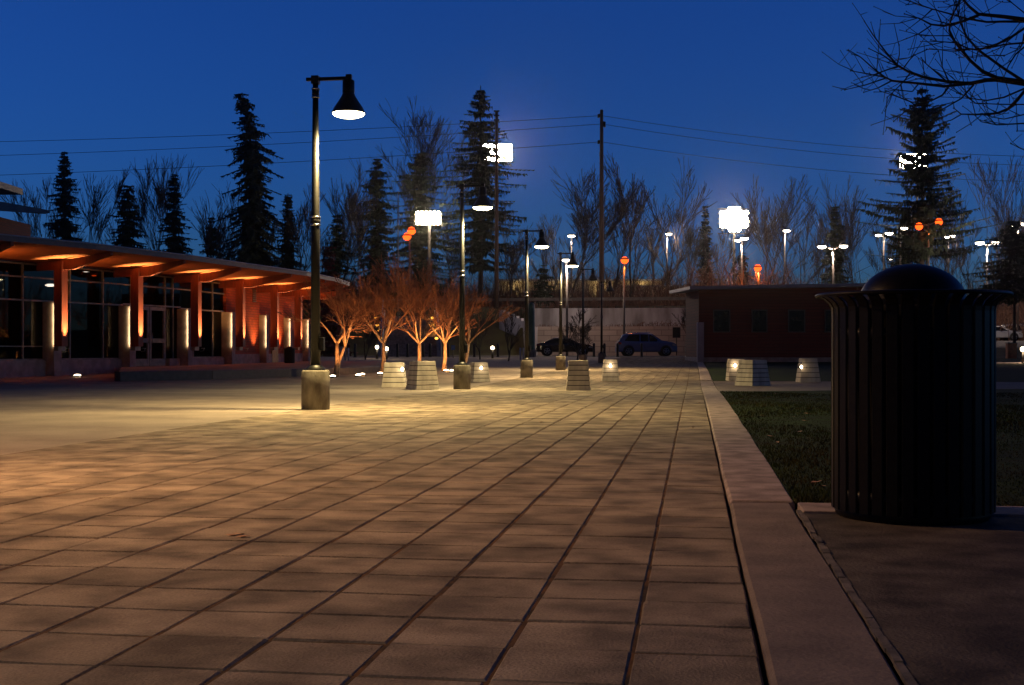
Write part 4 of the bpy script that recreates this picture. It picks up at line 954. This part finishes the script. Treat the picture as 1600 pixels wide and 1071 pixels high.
# ================================================================= STAIRWAY
d0, d1 = 89, 100.5; nst = 22; st = MB(); xc, yc = C(642, 89)
t = thing("stairway", "wide outdoor stairway with amber side lights behind the orange trees", "stairs", (xc, yc, zl))
for k in range(nst):
    d = d0 + (d1 - d0) * (k + .5) / nst; p = Vector((*C(640, d), 0)); hz = zl + 3.1 * (k + 1) / nst; st.box((p.x, p.y, hz / 2), (3.9, (d1 - d0) / nst, hz), PSI)
st.build("steps", M['kerb'], t)
for sx in (-1, 1):
    b = MB()
    for k in range(nst):
        d = d0 + (d1 - d0) * (k + .5) / nst; p = Vector((*C(640, d), 0)) + RT * sx * 2.12; hz = zl + 3.1 * (k + 1) / nst + .5; b.box((p.x, p.y, hz / 2), (.3, (d1 - d0) / nst, hz), PSI)
    b.build("cheek_wall", M['wallcon'], t)
    b = MB(); pts = [Vector((*C(640, d0 + (d1 - d0) * u), zl + 3.1 * u + 1.3)) + RT * sx * 2.1 for u in (0, .5, 1)]; b.tube(pts, .04, 6)
    for p in pts: b.tube([p, p - Vector((0, 0, .9))], .035, 6)
    b.build("handrail", M['blue'], t)
    for (pl, py) in ((584, 497), (585.5, 508.5), (589, 517), (590, 529)) if sx < 0 else ((679, 497), (680, 508), (684, 517), (686, 529)):
        u = (541 - py) / 48.0; d = d0 + (d1 - d0) * max(0, u); p = P(pl + (4 if sx < 0 else -4), py, d - .3)
        MB().ell(p, .13, .1, .09).build("step_light", M['e_amber'], t)
        if py in (497, 517): lamp('POINT', p - FW * .3, 14, (1, .45, .1), t, .05)
def globe(px, py, d, lab, pw=30):
    p = P(px, py, d); z0 = terr(p.x, p.y) - .02; t = thing("bollard_light", lab, "bollard light", (p.x, p.y, z0), "short round-topped path lights")
    MB().tube([(p.x, p.y, z0), (p.x, p.y, p.z - .1)], .07, 10).build("post", M['black'], t); MB().ell(p, .11, .11, .12).build("globe", M['e_up'], t); lamp('POINT', p + (-FW) * .25 + Vector((0, 0, .1)), pw, (1, .7, .4), t, .1)
globe(589, 543, 77, "left one of two glowing path lights at the foot of the stairway")
globe(604, 545.5, 74, "right one of two glowing path lights at the foot of the stairway")
globe(769.5, 544, 78, "lone glowing path light on the grass left of the green pillar", 22)
globe(1598, 546, 60, "glowing path light at the right edge beside the orange box", 90)
# bollards
BL = [(555, "black bollard left of the twin path lights"), (621, "black bollard just right of the twin path lights"), (637, "second black bollard right of the twin path lights"), (661, "black bollard before the foot of the stairway, behind the tallest orange tree"), (672, "black bollard before the right half of the stairway"), (700, "black bollard right of the stairway beside the blue sign"),
 (741, "black bollard immediately right of the second lamp post"), (778, "black bollard right of the lone path light"), (928, "black bollard just right of the black sedan's nose"), (944.5, "black bollard between the two parked cars, beside the farthest unlit lamp post"), (965, "black bollard before the tail of the blue car"), (1002.6, "black bollard before the doors of the blue car"), (1074, "black bollard right of the blue car near the red building")]
bz = None
for px, lab in BL:
    x, y = C(px, 84); z0 = gz(x, y)
    if bz is None:
        bz = thing("bollard", lab, "bollard", (x, y, z0), "black bollards across the end of the plaza"); MB().lathe((x, y, z0), [(.085, 0), (.085, .84), (.07, .9), (.001, .93)], 14).build("post", M['black'], bz); MB().lathe((x, y, z0), [(.13, 0), (.13, .03), (.085, .05)], 14).build("base_collar", M['black'], bz)
    else:
        c_ = copy_tree(bz); c_.location = (x, y, z0); c_['label'] = lab
def sign(px, py, d, w, h, m, lab, text=None):
    p = P(px, py, d); z0 = terr(p.x, p.y); t = thing("sign_post", lab, "sign", (p.x, p.y, z0)); MB().box(p, (w, .04, h), PSI).build("panel", M[m], t); MB().tube([Vector((p.x, p.y, z0)) + FW * .05, Vector((p.x, p.y, p.z)) + FW * .05], .03, 6).build("post", M['steelpole'], t)
sign(708, 543.5, 80, .24, .3, 'blue', "small blue sign on a post right of the stairway")
sign(533, 546, 70, .16, .28, 'white', "small white sign on a post right of the nearest lamp post")
for px, lab in ((539.5, "left one of the two pale posts right of the nearest lamp post"), (544.5, "right one of the two pale posts right of the nearest lamp post"), (813, "left one of the two white marker posts beside the green pillar"), (818, "right one of the two white marker posts beside the green pillar")):
    d = 72; x, y = C(px, d); z0 = gz(x, y); t = thing("marker_post", lab, "post", (x, y, z0), "pale marker posts"); MB().tube([(x, y, z0), (x, y, z0 + .7)], .045, 8).build("post", M['white'], t)

# ================================================================= RIGHT BUILDING
d = 64; xa, ya = C(1091, d); t = thing("red_building", "low dark red clad building with a flat metal roof behind the lawn", "building", (xa, ya, gz(xa, ya)))
zr = Zp(447, d)
def rb_box(px0, px1, z0, z1, dd, th, m, name, parent=t, bev=0):
    p = Vector((*C(px0, dd), 0)); q = Vector((*C(px1, dd), 0)); mid = (p + q) / 2 + FW * th / 2
    return MB().box((mid.x, mid.y, (z0 + z1) / 2), ((q - p).length, th, z1 - z0), PSI).build(name, m, parent, bevel=bev)
zg = gz(xa, ya)
rb_box(1097, 1430, zg + .15, zr - .05, d, 6, M['siding'], "wall")
rb_box(1096, 1431, zg - .3, zg + .25, d - .05, 6.1, M['pier'], "plinth")
MBr = MB(); p0 = P(1078, 447.5, d - 1.2); p1 = P(1440, 441, d - 1.2); dep = FW * 8.2; th = Vector((0, 0, .16))
vs = [p0 - th, p1 - th, p1 + dep - th + Vector((0, 0, .15)), p0 + dep - th + Vector((0, 0, .15)), p0, p1, p1 + dep + Vector((0, 0, .15)), p0 + dep + Vector((0, 0, .15))]
MBr.add(vs, [(3, 2, 1, 0), (4, 5, 6, 7), (0, 1, 5, 4), (1, 2, 6, 5), (2, 3, 7, 6), (3, 0, 4, 7)]).build("roof", M['roofmetal'], t)
rb_box(1090, 1100, zg - .1, Zp(504, d), d - .25, .3, M['wallcon'], "corner_pillar")
rb_box(1092, 1097, Zp(504, d), zr - .1, d - .1, .12, M['siding'], "corner_post")
for a_, b_ in ((1115, 1140), (1175, 1198), (1232, 1257), (1289, 1313)):
    w = rb_box(a_, b_, Zp(519, d), Zp(485, d), d - .03, .06, M['dglass'], "window")
    fr = MB()
    p = Vector((*C(a_, d), 0)); q = Vector((*C(b_, d), 0)); mid = (p + q) / 2 - FW * .04; ww = (q - p).length; zc = (Zp(519, d) + Zp(485, d)) / 2; hh = Zp(485, d) - Zp(519, d)
    for zz in (zc - hh / 2, zc + hh / 2): fr.box((mid.x, mid.y, zz), (ww + .06, .07, .05), PSI)
    for s in (-1, 1): v = mid + RT * s * ww / 2; fr.box((v.x, v.y, zc), (.05, .07, hh - .05), PSI)
    fr.build("frame", M['fascia'], w)

# ================================================================= CARS
def car(px, py_unused, d, L, hgt, suv, m, lab, cat, direction=1, zg=None, face=None):
    x, y = C(px, d); zg = terr(x, y) if zg is None else zg
    t = thing("parked_car", lab, cat, (x, y, zg), "parked cars"); ax = RT * direction if face is None else face; sd = Vector((-ax.y, ax.x, 0))
    if suv: top = [(-.5, .62), (-.495, .92), (-.47, 1.10), (-.44, 1.32), (-.40, 1.53), (-.33, 1.62), (-.18, 1.67), (.0, 1.65), (.08, 1.58), (.16, 1.36), (.235, 1.13), (.33, 1.06), (.43, .97), (.48, .84), (.5, .60)]
    else: top = [(-.5, .60), (-.49, .88), (-.44, .98), (-.36, 1.03), (-.27, 1.22), (-.17, 1.38), (-.05, 1.42), (.05, 1.38), (.14, 1.20), (.235, .98), (.34, .90), (.44, .82), (.485, .70), (.5, .52)]
    k = hgt / max(z for _, z in top); belt = (1.02 if suv else .93) * k; hw = .90
    def wz(z, u):  # half width at height z
        w = hw * (1 - .9 * max(0, abs(u) - .42) ** 1.2 * 2.2)
        if z > belt: w -= (z - belt) * .42
        return w
    b = MB(); vs = []; m_ = 9
    for (u, zt) in top:
        zt *= k; zs = [.30, .42, .60, min(belt * .85, zt - .02), min(belt, zt - .01)]
        zs += [zt - (zt - zs[-1]) * f for f in (.5, .12)]
        ring = [(wz(z, u), z) for z in zs] + [(wz(zt, u) * .8, zt)]
        full = [(-w, z) for w, z in ring] + [(w, z) for w, z in reversed(ring)]
        for (w, z) in full:
            p = Vector((x, y, zg)) + ax * u * L + sd * w; vs.append((p.x, p.y, zg + z))
        nr = len(full)
    fs = [(i * nr + j, i * nr + (j + 1) % nr, (i + 1) * nr + (j + 1) % nr, (i + 1) * nr + j) for i in range(len(top) - 1) for j in range(nr)]
    fs += [tuple(range(nr)), tuple((len(top) - 1) * nr + j for j in range(nr - 1, -1, -1))]
    b.add(vs, fs, True); body = b.build("body", M[m], t)
    def panel(poly, name, mm, side, off=.012, par=t):
        vs = [];
        for (u, z) in poly:
            z *= k; w = wz(z, u) + off; p = Vector((x, y, 0)) + ax * u * L + sd * w * side; vs.append((p.x, p.y, zg + z))
        c = len(vs); vs += [tuple(Vector(v) - sd * side * .02) for v in vs]
        fs = [tuple(range(c)), tuple(range(2 * c - 1, c - 1, -1))] + [(i, (i + 1) % c, c + (i + 1) % c, c + i) for i in range(c)]
        MB().add(vs, fs).build(name, M[mm], par)
    for side in (-1, 1):
        if suv:
            panel([(-.38, 1.08), (-.13, 1.05), (-.13, 1.55), (-.30, 1.52)], "side_window", 'carglass', side); panel([(-.11, 1.05), (.02, 1.04), (.02, 1.54), (-.11, 1.55)], "side_window", 'carglass', side); panel([(.035, 1.04), (.20, 1.04), (.11, 1.42), (.06, 1.53), (.035, 1.535)], "side_window", 'carglass', side)
        else:
            panel([(-.30, .97), (-.10, .95), (-.10, 1.32), (-.19, 1.27)], "side_window", 'carglass', side); panel([(-.085, .95), (.17, .93), (.09, 1.22), (.02, 1.33), (-.085, 1.33)], "side_window", 'carglass', side)
        panel([(-.495, .80), (-.43, .84), (-.43, 1.0), (-.48, 1.02)] if suv else [(-.49, .74), (-.42, .78), (-.44, .9), (-.485, .9)], "tail_light", 'taill', side)
        panel([(.41, .74), (.485, .70), (.475, .80), (.42, .90)] if suv else [(.41, .62), (.487, .58), (.47, .68), (.42, .74)], "headlight", 'headl', side)
        for u in (-.31, .31):
            p = Vector((x, y, zg + .34)) + ax * u * L + sd * side * (hw - .10); q = p + sd * side * .14
            arch = MB(); arch.tube([p + Vector((0, 0, .03)) + sd * side * .02, p + sd * side * .115 + Vector((0, 0, .03))], .41, 20); arch.build("wheel_arch", M['rubber'], body)
            wb = MB(); wb.tube([p, q], .335, 22); w = wb.build("wheel", M['rubber'], t)
            rb_ = MB()
            for s in range(5):
                an = 2 * math.pi * s / 5 + .3; o_ = ax * math.cos(an) + Vector((0, 0, math.sin(an))); rb_.tube([q + sd * side * .008, q + sd * side * .008 + o_ * .20], [.05, .032], 5)
            ring_ = [q + sd * side * .006 + (ax * math.cos(a) + Vector((0, 0, math.sin(a)))) * .215 for a in [2 * math.pi * i / 20 for i in range(21)]]; rb_.tube(ring_, .02, 5, cap=False); rb_.build("rim", M['rim'], w)
    # windscreen and rear window
    def screen(u0, z0, u1, z1, name):
        vs = []
        for (u, z, s) in ((u0, z0, -1), (u0, z0, 1), (u1, z1, 1), (u1, z1, -1)):
            p = Vector((x, y, 0)) + ax * u * L + sd * s * (wz(z * k, u) * .86); vs.append(Vector((p.x, p.y, zg + z * k)))
        n = (vs[1] - vs[0]).cross(vs[3] - vs[0]).normalized(); n = n if n.z > 0 else -n
        vs = [v + n * .012 for v in vs]; MB().add(vs + [v - n * .02 for v in vs], [(0, 1, 2, 3), (7, 6, 5, 4), (0, 4, 5, 1), (1, 5, 6, 2), (2, 6, 7, 3), (3, 7, 4, 0)]).build(name, M['carglass'], t)
    screen(*((.225, 1.16, .09, 1.57) if suv else (.225, 1.0, .06, 1.37)), "windscreen"); screen(*((-.465, 1.15, -.41, 1.50) if suv else (-.34, 1.06, -.19, 1.36)), "rear_window")
    for side in (-1, 1):
        p = Vector((x, y, zg + 1.05 * k)) + ax * .17 * L + sd * side * (hw + .08); MB().ell(p, .07, .1, .07, ax=(ax, sd)).build("mirror", M[m], t)
        if suv: MB().tube([Vector((x, y, zg + 1.70 * k)) + ax * u * L + sd * side * .58 for u in (-.32, -.1, .05)], .018, 5).build("roof_rail", M['steelband'], t)
    return t
car(1009.5, 0, 92.0, 4.36, 1.68, True, 'carblue', "dark blue SUV parked side-on before the concrete wall", "SUV")
car(882, 0, 94.0, 4.25, 1.38, False, 'carblack', "black sedan parked side-on behind the farthest lit lamp post", "car")
car(1556, 0, 118, 4.4, 1.42, False, 'carwhite', "white car left of the slim trunk at the right edge", "car")
car(1592, 0, 124, 4.5, 1.7, True, 'carsilver', "silver SUV at the right edge of the picture, behind the path light", "SUV")
car(1540, 0, 127, 4.3, 1.4, False, 'carblue', "dark blue car behind the white one, mostly hidden by the bin", "car")
p = P(1580, 531, 75); t = thing("orange_cabinet", "small orange box standing on the grass beneath the parked silver SUV", "box", (p.x, p.y, terr(p.x, p.y))); z0 = terr(p.x, p.y); MB().box((p.x, p.y, z0 + .45), (.55, .35, .9), PSI).build("cabinet", M['orangep'], t, bevel=.02); MB().box((p.x, p.y, z0 + .93), (.6, .4, .05), PSI).build("lid", M['fascia'], t)
# ================================================================= SMALL THINGS ON THE GROUND
q = random.Random(3)
lm = None
LEAVES = [(362, 838), (373, 836), (381, 840), (1240, 657), (1215, 700), (1262, 652), (1258, 664), (1250, 682), (1190, 655), (1285, 773), (1276, 766), (1268, 620), (1213, 616), (1205, 690), (1158, 625), (1092, 628), (1083, 668), (845, 660)]
for i, (px, py) in enumerate(LEAVES):
    d = 1444.0 / (py - HOR); x, y = C(px, d); onl = x > .48
    z0 = (lawnz(x, y) + .030) if onl else gz(x, y) + .003
    b = MB(); s = q.uniform(.022, .04); a = q.random() * 6.28; cc, ss = math.cos(a), math.sin(a)
    sh = [(-1, 0, 0), (-.4, .45, .25), (.3, .5, .1), (1, .1, .35), (.35, -.5, .3), (-.45, -.4, .05)]
    b.add([(x + (u * cc - v * ss) * s, y + (u * ss + v * cc) * s, z0 + w * s * .6) for u, v, w in sh] + [(x, y, z0 - .001)], [(0, 1, 6), (1, 2, 6), (2, 3, 6), (3, 4, 6), (4, 5, 6), (5, 0, 6)])
    o = b.build("fallen_leaf", M['leaf']); tag(o, "dry curled brown leaf lying on the lawn" if onl else "dry curled brown leaf lying on the paving", "leaf", "fallen leaves on the lawn" if onl else "fallen leaves on the paving")

# ================================================================= ADDED GLOW AROUND THE LAMPS
m = bpy.data.materials.new("lamp_glow_medium"); tt_, oo = nodes(m); v_ = tt_.nodes.new("ShaderNodeVolumePrincipled")
v_.inputs["Color"].default_value = (0.9, 0.92, 1, 1); v_.inputs["Density"].default_value = 0.00011; v_.inputs["Anisotropy"].default_value = 0.95
tt_.links.new(v_.outputs[0], oo.inputs["Volume"])
hz_ = MB().box((0, 120, 22), (2100, 400, 62)).build("glow_volume", m); hz_['kind'] = 'stuff'  # added volume scatters lamp light to imitate lens bloom
tag(hz_, "thin added volume that makes a glow around the lamps", "glow_volume")
